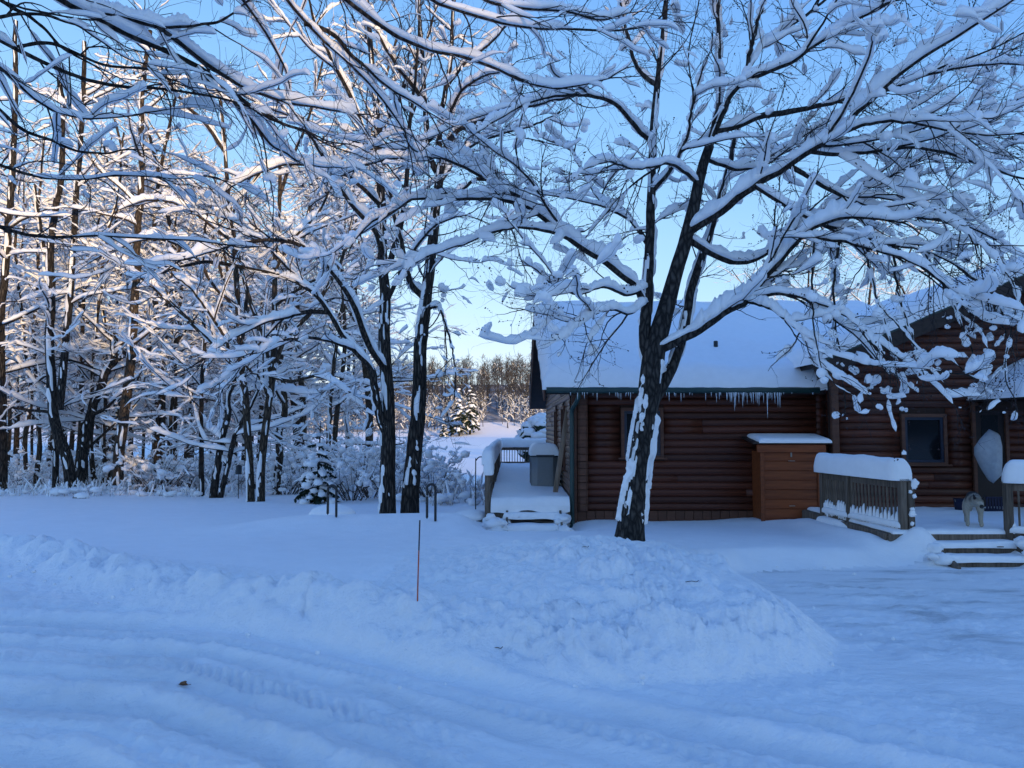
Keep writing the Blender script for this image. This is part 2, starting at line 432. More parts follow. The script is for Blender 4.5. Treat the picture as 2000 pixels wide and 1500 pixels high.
def edge_dist(x, y):
    d = np.full(x.shape, 1e9); side = np.ones(x.shape); s_at = np.zeros(x.shape)
    acc = 0
    for (x0, y0), (x1, y1) in zip(EDGE[:-1], EDGE[1:]):
        dx, dy = x1 - x0, y1 - y0; l = math.hypot(dx, dy)
        t = np.clip(((x - x0) * dx + (y - y0) * dy) / l ** 2, 0, 1)
        q = np.hypot(x - x0 - t * dx, y - y0 - t * dy)
        c = dx * (y - y0) - dy * (x - x0)
        m = q < d - 1e-6
        d = np.where(m, q, d); side = np.where(m, np.sign(c), side); s_at = np.where(m, acc + t * l, s_at)
        acc += l
    return d * side, s_at
def shore(x):
    return np.where(x < -6, 43 + (-6 - x) * 2.2, np.where(x > 6, 43 + (x - 6) * 4, 43)) + 2.0 * (vnoise(x * .12, x * 0, 5) - .5)
LAKE_Z = -1.6
def ground_h(x, y, full=False):
    x = np.asarray(x, float); y = np.asarray(y, float)
    x, y = np.broadcast_arrays(x, y); x = x.copy(); y = y.copy()
    sd, sa = edge_dist(x, y)
    ys = shore(x)
    yard = np.interp(y, [-100, 5, 8, 11, 13, 15, 20, 28, 36], [.2, .2, .13, -.04, -.13, -.19, -.38, -.72, -1.05])
    yard = yard + .05 * (fbm(x * .35, y * .35, 3, 3) - .5) + .10 * (fbm(x * .12, y * .12, 9, 2) - .5)
    # crest behind the hoops, ground falling away past it, snow banked against the cabin
    yard = yard + .25 * np.exp(-((y - 12.9 - .04 * x) / .9) ** 2) * sstep(-6, -3.2, x) * sstep(-.3, -1.0, x)
    wall = sstep(1.0, 1.6, x) * np.exp(-np.clip(np.abs(y - 13.9), 0, 9) ** 2 / 1.2)
    yard = yard + wall * (.02 + .10 * np.exp(-((x - 5.0) / .8) ** 2) + .05 * (fbm(x * 1.2, y * 1.2, 41, 2) - .5))
    yard = yard - .30 * np.exp(-np.abs((x - .40) / .85) ** 3 - np.abs((y - 13.3) / .75) ** 3)
    yard = np.where(x > 2.0, yard - .03 * sstep(2, 4, x), yard)
    yard = yard + (LAKE_Z - .25 - yard) * sstep(-5, 3, y - ys)
    clear = -.055 * np.clip(y - 5.2, 0, 5) * sstep(1.2, 3.0, x) + .012 * np.clip(np.hypot(x, y) - 12, 0, 40) * sstep(0, -6, x)
    clear = clear - .02 * np.clip(-y, 0, 30) * 0
    # snow shovelled aside beside the porch steps
    extra = .15 * np.exp(-((x - 5.15) / .26) ** 2) * sstep(10.2, 10.9, y) * sstep(13.7, 12.8, y) + .36 * np.exp(-((x - 5.72) / .26) ** 2 - ((y - 10.42) / .26) ** 2) + .16 * np.exp(-((x - 7.25) / .3) ** 2 - ((y - 10.1) / .4) ** 2)
    # plow bank (left) and mound (middle)
    w = .42 * (1 + .5 * (fbm(sa * 1.3, sa * 0 + 2, 11, 2) - .5))
    e = sstep(-.08, w * .75 + .16, sd + .20 * (fbm(x * 2.1, y * 2.1, 21, 3) - .5))
    h = clear + (yard - clear) * e + extra
    left = sstep(0.2, -1.6, x)
    lump = fbm(x * 1.9, y * 1.9, 31, 4, .55)
    mid = np.exp(-((sd - .52) / .36) ** 2)
    h = h + left * mid * (.11 + .36 * (lump - .45)) * sstep(-70, -40, x)
    chunk = np.abs(fbm(x * 3.3, y * 3.3, 57, 3) - .5)
    h = h - left * mid * .45 * np.clip(.09 - chunk, 0, 1)
    h = h + left * sstep(.05, .3, sd) * sstep(1.3, .7, sd) * (.17 * (fbm(x * 4.2, y * 4.2, 59, 3, .5) - .5) - .10 * (np.abs(fbm(x * 6, y * 6, 61, 3) - .5) - .1))
    inside = sstep(-1.9, .4, x) * sstep(2.75, 2.3, x) * sstep(10.3, 8.6, y)
    cone = 1 - np.exp(-np.clip(sd, 0, 9) / .72)
    prof = np.interp(y, [4, 5.5, 7.2, 8.6, 9.6, 11], [.36, .34, .32, .27, .17, .04])
    mx = np.exp(-((x - 1.15) / 1.55) ** 2)
    h = h + inside * cone * prof * (.30 + .70 * mx)
    rough = inside * sstep(.0, .3, sd) * sstep(9.4, 7.8, y)
    r1 = fbm(x * 2.6, y * 2.6, 71, 5, .6) - .5
    r2 = np.abs(fbm(x * 5.5, y * 5.5, 81, 4, .6) - .5)
    patch = .30 + .9 * sstep(.38, .62, fbm(x * 1.1, y * 1.1, 87, 2))
    h = h + patch * rough * (.30 * r1 - .17 * (r2 - .1) + .085 * (fbm(x * 7.5, y * 7.5, 83, 3) - .5) - .07 * (np.abs(fbm(x * 11, y * 11, 85, 2) - .5) - .12)) * np.interp(y, [4, 7, 9], [1.15, .75, .3])
    # trampled yard strip between bank and mound
    tr = sstep(-2.2, -.6, x) * sstep(0.3, .9, sd) * sstep(12, 8.5, y)
    h = h + tr * (.13 * (fbm(x * 3.6, y * 3.6, 91, 4, .6) - .5))
    # plowed ground: ruts, tyre prints, crumbs
    cl = 1 - e
    v = y - np.interp(x, GX, GY) + .10 * (fbm(x * .5, y * .5, 13, 2) - .5)
    dr = cl * sstep(9.0, 6.5, y)
    for c0, wd_, dp in ((4.56, .11, .050), (2.92, .11, .055), (3.95, .08, .034), (2.2, .09, .042), (3.35, .06, .026), (1.3, .10, .045), (5.02, .045, .032), (3.62, .05, .018), (4.22, .05, .018), (1.75, .05, .026), (2.55, .04, .016)):
        g = np.exp(-((v - c0) / wd_) ** 2)
        br = .6 + .8 * fbm(x * .9, y * .9, int(c0 * 100), 2)
        h = h - dr * dp * g * br + dr * dp * .75 * br * np.exp(-((v - c0 - wd_ * 1.9) / (wd_ * .55)) ** 2)
    trd = np.sin((x + .35 * v) * 2 * math.pi / .085) * np.exp(-((v - 3.62) / .12) ** 4) + np.sin((x - .35 * v) * 2 * math.pi / .085) * np.exp(-((v - 4.22) / .11) ** 4) + np.sin((x + .2 * v) * 2 * math.pi / .10) * np.exp(-((v - 2.50) / .13) ** 4)
    h = h + dr * .013 * trd * sstep(.34, .5, fbm(x * .7, y * .7, 15, 2))
    crumb = fbm(x * 7, y * 7, 23, 4, .6) - .5
    h = h + cl * .075 * crumb * sstep(.36, .6, fbm(x * .55 + v * .2, v * 1.1, 33, 3)) + cl * .022 * (fbm(x * 3, y * 3, 25, 3) - .5)
    # far shore and hill
    fy = 258 + .10 * np.abs(x) * 0 + 14 * (vnoise(x * .02, x * 0, 8) - .5)
    rise = np.clip(y - fy, 0, 400)
    h = np.where(y > 180, LAKE_Z - .25 + np.minimum(rise * .25, 22 + 3 * vnoise(x * .01, x * 0, 4)) + .5 * sstep(0, 3, rise), h)
    if full: return h, sd, ys
    return h
def rut_mask(x, y):
    sd, _ = edge_dist(x, y)
    v = y - np.interp(x, GX, GY) + .10 * (fbm(x * .5, y * .5, 13, 2) - .5)
    m = 0
    for c0, wd_, dp in ((4.56, .12, .6), (2.92, .12, .7), (3.95, .10, .4), (2.2, .10, .5), (3.35, .08, .3), (1.3, .12, .6), (5.02, .06, .4), (3.62, .12, .3), (4.22, .11, .3), (1.75, .06, .3)):
        m = np.maximum(m, dp * np.exp(-((v - c0) / wd_) ** 4) * (.35 + .9 * fbm(x * .9, y * .9, int(c0 * 100), 2)))
    m = np.maximum(m, .5 * sstep(.5, .72, fbm(x * .8 + v * .3, v * 2.2, 35, 4)))
    return np.clip(m, 0, 1) * sstep(9, 6.5, y) * sstep(-.06, -.45, sd) * (.75 + .5 * (fbm(x * 9, y * 9, 37, 3) - .5))
def gz(x, y):
    return float(ground_h(np.array([x]), np.array([y]))[0])

def build_ground():
    rs = [0.25, .6, 1.0, 1.5, 2.0]
    while rs[-1] < 1300:
        r = rs[-1]
        rs.append(r * (1.0065 if 3 < r < 7.5 else 1.0095 if r < 13 and r > 3 else 1.014 if r < 60 else 1.06))
    rs = np.array(rs)
    th = np.concatenate([np.linspace(-R(39), R(39), 600), np.linspace(R(39), R(321), 100)[1:-1]])
    r, t = np.meshgrid(rs, th, indexing='ij')
    x = r * np.sin(t); y = r * np.cos(t)
    h, sd, ys = ground_h(x, y, True)
    K, n = r.shape
    V = np.stack([x, y, h], -1).reshape(-1, 3)
    k = np.arange(K - 1)[:, None] * n; j = np.arange(n)[None]; j2 = (j + 1) % n
    F = np.stack([k + j2, k + j, k + n + j, k + n + j2], -1).reshape(-1, 4)
    cx, cy, cs = (a.reshape(-1)[F].mean(1) for a in (x, y, sd))
    road = (cs < -.02) & (cy < 60)
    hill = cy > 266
    bank = (~road) & (~hill) & (cs < 1.35) & (cx > -25) & (cx < .1)
    mound = (~road) & (~hill) & ~bank & (cx > -1.2) & (cx < 2.8) & (cy < 9.3)
    lake_bed = (cy > shore(cx) + 1.5) & ~hill & (cy < 230)
    yard = ~(road | hill | bank | mound | lake_bed)
    def sub(mask, name, mt):
        f = F[mask]; u, inv = np.unique(f, return_inverse=True)
        mb = MB(); mb.add(V[u], inv.reshape(-1, 4)); return mb.build(name, mt)
    o = kind(sub(yard, 'snowy_ground', M['snow_yard']), 'structure')
    o = kind(sub(road, 'driveway', M['snow_packed']), 'structure')
    nv = len(o.data.vertices); co = np.empty(nv * 3, np.float32); o.data.vertices.foreach_get('co', co); co = co.reshape(-1, 3).astype(float)
    at = o.data.attributes.new('packed', 'FLOAT', 'POINT'); at.data.foreach_set('value', rut_mask(co[:, 0], co[:, 1]).astype(np.float32))
    o = kind(sub(hill, 'hill', M['shaded_forest_floor']), 'structure')
    o = sub(bank, 'snow_bank', M['snow_rough']); tag(o, 'long lumpy plowed snow bank along the left edge of the driveway', 'snow bank')
    o = sub(mound, 'snow_mound', M['snow_rough']); tag(o, 'big rough plowed snow mound in front of the tall maple', 'snow pile')
    # centre disc under the camera
    mb = MB(); a = np.arange(24) * 2 * math.pi / 24
    D = np.stack([.252 * np.sin(a), .252 * np.cos(a), ground_h(.252 * np.sin(a), .252 * np.cos(a))], -1)
    # lake: one flat sheet of snow covered ice
    X = np.concatenate([np.linspace(-420, 420, 60)])
    Y = np.linspace(34, 285, 40)
    gx, gy = np.meshgrid(X, Y, indexing='ij')
    mb = MB(); n = len(Y)
    z = LAKE_Z + .06 * (fbm(gx * .05, gy * .05, 77, 2) - .5)
    k = np.arange(len(X) - 1)[:, None] * n; j = np.arange(n - 1)[None]
    Fq = np.stack([k + j, k + n + j, k + n + j + 1, k + j + 1], -1).reshape(-1, 4)
    mb.add(np.stack([gx, gy, z], -1), Fq)
    kind(mb.build('lake', M['ice']), 'structure')
build_ground()

# ------------------------------------------------------------------ snow slabs and caps
def snow_slab(mb, o, U, V, thick, nu, nv, seed, edge=.22, amp=.04, e4=(1, 1, 1, 1), drop=0.0, fr=2.2):
    """rounded blanket over the parallelogram o, o+U, o+V; e4: which edges (u0,u1,v0,v1) are rounded off"""
    o = np.asarray(o, float); U = np.asarray(U, float); V = np.asarray(V, float)
    lu, lv = np.linalg.norm(U), np.linalg.norm(V)
    def axis(n, l, a, b):
        s = np.linspace(0, 1, n)
        f = np.array([0, .015, .05, .12, .25, .45, .7, 1.0]) * edge / l
        parts = [s[(s > (edge / l if a else -1)) & (s < (1 - edge / l if b else 2))]]
        if a: parts.append(f)
        if b: parts.append(1 - f)
        return np.unique(np.round(np.concatenate(parts), 6))
    u = axis(nu, lu, e4[0], e4[1]); v = axis(nv, lv, e4[2], e4[3])
    uu, vv = np.meshgrid(u, v, indexing='ij')
    d = np.full(uu.shape, 1e9)
    if e4[0]: d = np.minimum(d, uu * lu)
    if e4[1]: d = np.minimum(d, (1 - uu) * lu)
    if e4[2]: d = np.minimum(d, vv * lv)
    if e4[3]: d = np.minimum(d, (1 - vv) * lv)
    q = np.clip(1 - d / edge, 0, 1)
    rnd = np.sqrt(np.maximum(1 - q ** 2.6, 0))
    t = (thick + amp * 2 * (fbm(uu * lu * fr * .4, vv * lv * fr * .4, seed, 3) - .5)) * rnd
    t = np.where(d < 1e-5, -.015, t)
    up = np.array([0, 0, 1.0])
    p = o + uu[..., None] * U + vv[..., None] * V + t[..., None] * up
    if drop:
        p[..., 2] -= drop * np.clip(1 - d / (edge * .6), 0, 1) * (.4 + 1.2 * fbm(uu * lu * 3, vv * lv * 3, seed + 5, 2))
    # ragged edge
    nse = .035 * (fbm(uu * lu * 4, vv * lv * 4, seed + 9, 3) - .5)
    cdir = norm(U + 0) * ((uu - .5) * 2)[..., None] + norm(V) * ((vv - .5) * 2)[..., None]
    p = p + cdir * (nse * np.clip(1 - d / (edge * 2), 0, 1))[..., None]
    a, b = uu.shape
    k = np.arange(a - 1)[:, None] * b; j = np.arange(b - 1)[None]
    F = np.stack([k + j, k + b + j, k + b + j + 1, k + j + 1], -1).reshape(-1, 4)
    if np.cross(U, V)[2] < 0: F = F[:, ::-1]
    mb.add(p, F)
    # underside
    bot = o + uu[..., None] * U + vv[..., None] * V - .015 * up
    ring = np.concatenate([np.arange(b), np.arange(1, a) * b + b - 1, (a - 1) * b + np.arange(b - 2, -1, -1), np.arange(a - 2, 0, -1) * b])
    m = len(ring)
    Vb = np.concatenate([p.reshape(-1, 3)[ring], bot.reshape(-1, 3)[ring]])
    Fb = [[i, (i + 1) % m, m + (i + 1) % m, m + i] for i in range(m)]
    mb.add(Vb, Fb)
    return mb
def snow_cap(mb, p0, p1, w, h, seed, K=26, n=11, amp=.18, ends=.12, sag=0.0, base=.0):
    """loaf of snow lying along p0-p1, w wide and h tall"""
    p0 = np.asarray(p0, float); p1 = np.asarray(p1, float)
    L = np.linalg.norm(p1 - p0); T = (p1 - p0) / L
    S = norm(np.cross(T, [0, 0, 1.0]))
    s = np.unique(np.concatenate([np.linspace(0, 1, K), np.array([0, .02, .06, .15, .35, .65, 1]) * ends / L, 1 - np.array([0, .02, .06, .15, .35, .65, 1]) * ends / L]))
    s = s[(s >= 0) & (s <= 1)]
    d = np.minimum(s, 1 - s) * L
    r = np.sqrt(np.maximum(1 - np.clip(1 - d / ends, 0, 1) ** 2.4, 0.0004))
    a = np.linspace(-.35, math.pi + .35, n)
    V = []
    for i, si in enumerate(s):
        nz = 1 + amp * 2 * (fbm(si * L * 2.6 + a * .35, a * .9 + si, seed, 3) - .5)
        c = np.sign(np.cos(a)) * np.abs(np.cos(a)) ** .55; z = np.sign(np.sin(a)) * np.abs(np.sin(a)) ** .7
        zz = np.where(z > 0, z * h * r[i], z * .05) - base - sag * math.sin(math.pi * si)
        V.append(p0 + T * si * L + S[None] * (c * w / 2 * (.45 + .55 * r[i]) * nz)[:, None] + np.array([0, 0, 1.0])[None] * (zz * np.where(z > 0, nz, 1))[:, None])
    V = np.concatenate(V); K2 = len(s)
    F = quads_grid(1, K2, n)
    mb.add(V, F, [list(range(n - 1, -1, -1))], [list(range((K2 - 1) * n, K2 * n))])
    return mb

# ------------------------------------------------------------------ the cabin
YF, YB, XL = 14.2, 24.4, 1.15          # left wing: front wall, back wall, side wall
YG, XG = 13.6, 5.87                    # right wing: gable wall, its left edge
XR, XE = 9.3, 13.0                     # right wing: ridge, right edge
Z0 = -.45
EAVE, RIDGE = 2.34, 4.55
EY, RY = 13.78, 19.3
rng = np.random.default_rng(7)
cabin = thing('cabin', 'dark red brown log sided cabin with deep snow on both roofs', 'house', (4.5, 17, Z0))

# one log siding piece of unit length (along X), scaled per piece
def log_profile(h, d=.030):
    a = np.linspace(-math.pi / 2, math.pi / 2, 7)
    pts = [(0, -h / 2)] + [(d * .25 + d * .85 * math.cos(t), h * .47 * math.sin(t)) for t in a] + [(0, h / 2)]
    return pts
_logs = {}
def siding_log(parent, a0, a1, z, h, axis, fixed, mt):
    """a log from a0 to a1 along X (axis 0, facing -Y at Y=fixed) or along Y (axis 1, facing -X at X=fixed)"""
    L = a1 - a0
    if L < .02: return
    key = (axis, round(h, 3), mt.name)
    if key not in _logs:
        mb = MB(); pr = log_profile(h)
        V = []
        for e in (0, 1):
            for d, zz in pr:
                V.append((e, -d, zz) if axis == 0 else (-d, e, zz))
        n = len(pr)
        F = [[i, n + i, n + i + 1, i + 1] if axis == 0 else [i, i + 1, n + i + 1, n + i] for i in range(n - 1)]
        mb.add(V, F, [list(range(n))], [list(range(2 * n - 1, n - 1, -1))])
        _logs[key] = mb.mesh('siding_log', mt, True)
    o = link('siding_log', _logs[key], parent)
    j = rng.uniform(-.004, .004)
    if axis == 0:
        o.location = (a0, fixed + j, z); o.scale = (L - .006, 1, 1)
    else:
        o.location = (fixed + j, a0, z); o.scale = (1, L - .006, 1)

# backing walls
def wall(V, F, name='wall'):
    mb = MB(); mb.add(V, *F); return mb.build(name, M['logdark'], cabin, smooth=False)
mb = MB(); box(mb, XL, XG + .2, YF, YF + .12, Z0, EAVE + .12)
w_front = mb.build('wall', M['logdark'], cabin, False)
mb = MB()
prism(mb, [(XL, YF + .12, Z0), (XL, YB, Z0), (XL, YB, EAVE + .1), (XL, RY, RIDGE - .12), (XL, YF + .12, EAVE + .1)], (XL, 0, 0), (XL + .12, 0, 0))
w_side = mb.build('wall', M['logdark'], cabin, False)
GS = .427
def rake_z(x): return 2.82 + GS * (min(x, 2 * XR - x) - 5.62)
mb = MB()
prism(mb, [(XG, YG, Z0), (XE, YG, Z0), (XE, YG, rake_z(XE) - .1), (XR, YG, rake_z(XR) - .1), (XG, YG, rake_z(XG) - .1)], (0, YG, 0), (0, YG + .14, 0))
box(mb, XG, XG + .12, YG + .14, YF + 3.4, Z0, rake_z(XG) - .12)
w_gable = mb.build('wall', M['logdark'], cabin, False)
mb = MB(); box(mb, XL + .12, XE, YB - .12, YB, Z0, EAVE); box(mb, XE - .12, XE, YG + .14, YB - .12, Z0, EAVE)
mb.build('wall', M['logdark'], cabin, False)

# window openings
def rect(x0, y0, x1, y1, Y):
    a = P(x0, y1, Y); b = P(x1, y0, Y); return a[0], b[0], a[2], b[2]
WIN1 = rect(1219, 803, 1288, 890, YF)
WIN2 = rect(1766, 815, 1838, 903, YG)
DOOR = (P(1904, 900, YG)[0], P(1962, 900, YG)[0], Z0, 2.0)
def courses(parent, a0, a1, z0, z1, h, axis, fixed, mt, holes, ends=None, joint=.4):
    z = z0 + h / 2; k = 0
    while z < z1:
        lo, hi = (a0, a1) if ends is None else ends(z)
        if hi - lo > .05:
            segs = [(lo, hi)]
            for (h0, h1, hz0, hz1) in holes:
                if hz0 < z + h * .3 and hz1 > z - h * .3:
                    ns = []
                    for s0, s1 in segs:
                        if h1 <= s0 or h0 >= s1: ns.append((s0, s1))
                        else:
                            if h0 > s0: ns.append((s0, h0))
                            if h1 < s1: ns.append((h1, s1))
                    segs = ns
            for s0, s1 in segs:
                if s1 - s0 > 2.2 and rng.random() < joint:
                    c = s0 + (s1 - s0) * rng.uniform(.25, .75)
                    siding_log(parent, s0, c, z, h, axis, fixed, mt); siding_log(parent, c, s1, z, h, axis, fixed, mt)
                else:
                    siding_log(parent, s0, s1, z, h, axis, fixed, mt)
        z += h; k += 1
HL = .134
pad = .075
def hole(w): return (w[0] - pad, w[1] + pad, w[2] - pad, w[3] + pad)
ZS = .02     # top of the board skirt
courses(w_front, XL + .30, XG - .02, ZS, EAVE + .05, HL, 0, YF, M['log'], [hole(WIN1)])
ZR = -.05
courses(w_gable, XG + .10, XE, ZR, 4.4, HL, 0, YG, M['log'], [hole(WIN2), (DOOR[0] - .06, DOOR[1] + .06, DOOR[2], DOOR[3] + .06)],
        ends=lambda z: (max(XG + .10, XR - max(0, (rake_z(XR) - .12 - z)) / GS), min(XE, XR + max(0, (rake_z(XR) - .12 - z)) / GS)))
courses(w_gable, YG + .12, YF - .03, ZR, 2.7, HL, 1, XG, M['log'], [], joint=0)
SW = [(15.6, 16.35, .75, 2.0), (18.3, 19.0, .75, 2.0)]
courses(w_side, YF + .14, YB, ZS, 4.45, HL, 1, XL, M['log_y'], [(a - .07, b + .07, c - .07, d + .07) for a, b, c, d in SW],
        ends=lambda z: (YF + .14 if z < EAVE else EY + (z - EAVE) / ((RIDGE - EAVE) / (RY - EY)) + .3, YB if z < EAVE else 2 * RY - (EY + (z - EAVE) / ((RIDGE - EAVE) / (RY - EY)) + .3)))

# log corner: stacked ends with notches
for k in range(18):
    z = ZS + HL * (k + .5)
    cp = MB(); beam(cp, (XL + .20, YF - .075, z - HL * .46), (XL + .20, YF - .075, z + HL * .46), .19, .12 + .03 * (k % 2), (0, 1, 0), .3)
    cp.build('log_end', M['trim'], w_front, False)
mb = MB(); beam(mb, (XL + .045, YF - .04, Z0), (XL + .045, YF - .04, EAVE), .10, .10, (0, 1, 0)); beam(mb, (XG + .05, YG - .05, Z0), (XG + .05, YG - .05, 2.75), .13, .11, (0, 1, 0))
mb.build('corner_trim', M['trim'], cabin, False)
# vertical skirt boards
x = XL + .10
sk = MB(); beam(sk, (0, 0, 0), (0, 0, 1), .162, .03, (0, 1, 0))
skm = sk.mesh('skirt_board', M['trim'], False)
while x < XG - .1:
    o = link('skirt_board', skm, w_front); o.location = (x + .085, YF - .03 + rng.uniform(-.004, .004), Z0); o.scale = (1, 1, ZS - Z0 - .01); x += .17
x = XG + .12
while x < 9.6:
    o = link('skirt_board', skm, w_gable); o.location = (x + .085, YG - .03 + rng.uniform(-.004, .004), Z0); o.scale = (1, 1, ZR - Z0 - .01); x += .17

def window(w, Y, trim, sash_split=None):
    x0, x1, z0, z1 = w
    f = MB(); t = .065
    for (a, b, c, d) in ((x0 - t, x1 + t, z1, z1 + t), (x0 - t, x1 + t, z0 - t, z0), (x0 - t, x0, z0, z1), (x1, x1 + t, z0, z1)):
        box(f, a + .002, b - .002, Y - .075, Y + .02, c + .001, d - .001)
    fr = f.build('window_frame', trim, cabin, False)
    s = MB(); g = .05
    for (a, b, c, d) in ((x0, x1, z1 - g, z1), (x0, x1, z0, z0 + g), (x0, x0 + g, z0 + g, z1 - g), (x1 - g, x1, z0 + g, z1 - g)):
        box(s, a + .001, b - .001, Y - .055, Y + .015, c + .001, d - .001)
    if sash_split: box(s, x0 + g, x1 - g, Y - .045, Y + .01, sash_split - .02, sash_split + .02)
    s.build('sash', M['navy'], fr, False)
    p = MB(); box(p, x0 + g * .6, x1 - g * .6, Y - .02, Y - .012, z0 + g * .6, z1 - g * .6); p.build('pane', M['glass'], fr, False)
    sl_ = MB(); box(sl_, x0 - .12, x1 + .12, Y - .10, Y - .077, z0 - t, z0 - t + .03); sl_.build('sill', trim, fr, False)
    return fr
window(WIN1, YF, M['trim'])
window(WIN2, YG, M['trim'])
for a, b, c, d in SW:
    f = MB(); t = .06
    for (p, q, r_, s_) in ((a - t, b + t, d, d + t), (a - t, b + t, c - t, c), (a - t, a, c, d), (b, b + t, c, d)):
        box(f, XL - .07, XL + .02, p + .001, q - .001, r_ + .001, s_ - .001)
    fr = f.build('window_frame', M['trim'], cabin, False)
    p = MB(); box(p, XL - .03, XL - .02, a, b, c, d); p.build('pane', M['glass'], fr, False)

# roofs
def slab(poly, th, name):
    mb = MB(); prism(mb, poly, (0, 0, 0), (0, 0, -th)); return mb.build(name, M['fascia'], cabin, False)
XO = .62                     # rake overhang of the left wing
roof_l = slab([(XO, EY, EAVE), (XE, EY + 2.5, EAVE + 2.5 * .4004), (XE, RY, RIDGE), (XO, RY, RIDGE)][:1] + [(6.6, EY, EAVE), (6.6, RY, RIDGE), (XO, RY, RIDGE)], .12, 'roof')
slab([(XO, RY, RIDGE - .002), (6.6, RY, RIDGE - .002), (6.6, 2 * RY - EY, EAVE), (XO, 2 * RY - EY, EAVE)], .12, 'roof')
mb = MB(); U = np.array([9.0 - XO + .06, 0, 0])
snow_slab(mb, (XO - .06, EY - .10, EAVE + .01), (8.6, 0, 0), (0, RY - EY + .12, RIDGE - EAVE + .03), .34, 90, 34, 101, .34, .075, (1, 0, 1, 0), .05, 2.6)
mb.build('roof_snow', M['snow'], roof_l)
mb = MB(); snow_slab(mb, (XO - .06, RY - .02, RIDGE + .01), (8.6, 0, 0), (0, RY - EY + .1, -(RIDGE - EAVE)), .35, 30, 20, 102, .34, .05, (1, 0, 0, 1))
mb.build('roof_snow', M['snow'], roof_l)
# rake boards (left end) and gutter
rb = MB()
beam(rb, (XO - .015, EY - .02, EAVE - .12), (XO - .015, RY, RIDGE - .12), .03, .26, (0, 0, 1)); beam(rb, (XO - .015, 2 * RY - EY, EAVE - .12), (XO - .015, RY + .03, RIDGE - .12), .03, .26, (0, 0, 1))
rb.build('rake_board', M['trim'], roof_l, False)
g = MB(); beam(g, (XO + .02, EY - .06, EAVE - .045), (XG - .15, EY - .06, EAVE - .045), .12, .11, (0, 0, 1), .25)
gutter = g.build('gutter', M['green'], cabin, True)
d = MB(); pts = crspline([(XL + .10, EY - .05, EAVE - .08), (XL + .08, EY + .02, EAVE - .22), (XL - .01, YF - .12, EAVE - .42), (XL - .01, YF - .13, EAVE - .6), (XL - .01, YF - .13, -.05), (XL - .01, YF - .15, -.22), (XL - .06, YF - .32, -.30)], 26)
tubes(d, pts[None], np.full((1, 26), .042), 10); d.build('downspout', M['green'], cabin)
# icicles
ic = MB()
K = 9; s = np.linspace(0, 1, K)
pts = np.stack([.004 * np.sin(s * 7), .004 * np.cos(s * 5), -s], -1)
tubes(ic, pts[None], (.5 * (1 - s) ** .8 * (1 + .18 * np.sin(s * 19)) + .01)[None], 6)
icm = ic.mesh('icicle', M['icicle'])
def icicle(x, L):
    o = link('icicle', icm, gutter); o.location = (x, EY - .08 + rng.uniform(-.05, .03), EAVE - .09)
    L *= rng.uniform(.42, .78); w = .012 + .018 * min(1, L * 1.3); o.scale = (w, w, L); o.rotation_euler = (0, 0, rng.uniform(0, 6))
for px, ln in ((1114, 14), (1128, 30), (1141, 22), (1166, 26), (1190, 8), (1205, 22), (1209, 16), (1213, 30), (1222, 12), (1231, 24), (1306, 30), (1320, 12), (1330, 26), (1336, 20), (1352, 12), (1378, 30), (1388, 14), (1400, 32), (1404, 20), (1420, 22)):
    icicle(P(px, 760, EY - .08)[0], ln * .0098)
for k in range(60):
    px = rng.uniform(1415, 1535); ln = rng.gamma(2.2, 7)
    icicle(P(px, 760, EY - .08)[0], min(ln, 46) * .0098)
for px, ln in ((1425, 40), (1434, 48), (1443, 36), (1451, 44), (1468, 44), (1478, 30), (1499, 78), (1513, 36), (1519, 44)):
    icicle(P(px, 760, EY - .08)[0], ln * .0098)
for k in range(34): icicle(P(rng.uniform(1130, 1590), 760, EY - .08)[0], rng.uniform(.02, .13))

# right wing roof
XO2 = 5.42
YO = 13.14
def rz(x): return rake_z(x) + .02
roof_r = slab([(XO2, YO, rz(XO2)), (XR, YO, rz(XR)), (XR, YB, rz(XR)), (XO2, YB, rz(XO2))], .10, 'roof')
slab([(XR, YO, rz(XR) - .002), (2 * XR - XO2, YO, rz(XO2)), (2 * XR - XO2, YB, rz(XO2)), (XR, YB, rz(XR) - .002)], .10, 'roof')
mb = MB(); snow_slab(mb, (XO2 - .10, YO - .06, rz(XO2) + .0), (0, YB - YO, 0), (XR - XO2 + .12, 0, rz(XR) - rz(XO2) + .03), .30, 90, 34, 111, .26, .07, (1, 0, 1, 0), .03, 2.6); mb.build('roof_snow', M['snow'], roof_r)
mb = MB(); snow_slab(mb, (XR - .02, YO - .06, rz(XR) + .0), (0, YB - YO, 0), (XR - XO2 + .1, 0, -(rz(XR) - rz(XO2))), .30, 30, 20, 112, .26, .05, (1, 0, 0, 1)); mb.build('roof_snow', M['snow'], roof_r)
rb = MB()
beam(rb, (XO2 - .02, YO - .02, rz(XO2) - .16), (XR, YO - .02, rz(XR) - .16), .03, .30); beam(rb, (2 * XR - XO2, YO - .02, rz(XO2) - .16), (XR + .02, YO - .02, rz(XR) - .16), .03, .30)
rb.build('rake_board', M['fascia'], roof_r, False)
rb = MB(); beam(rb, (XO2 - .03, YO - .037, rz(XO2) - .035), (XR, YO - .037, rz(XR) - .035), .012, .035); rb.build('drip_edge', M['green'], roof_r, False)
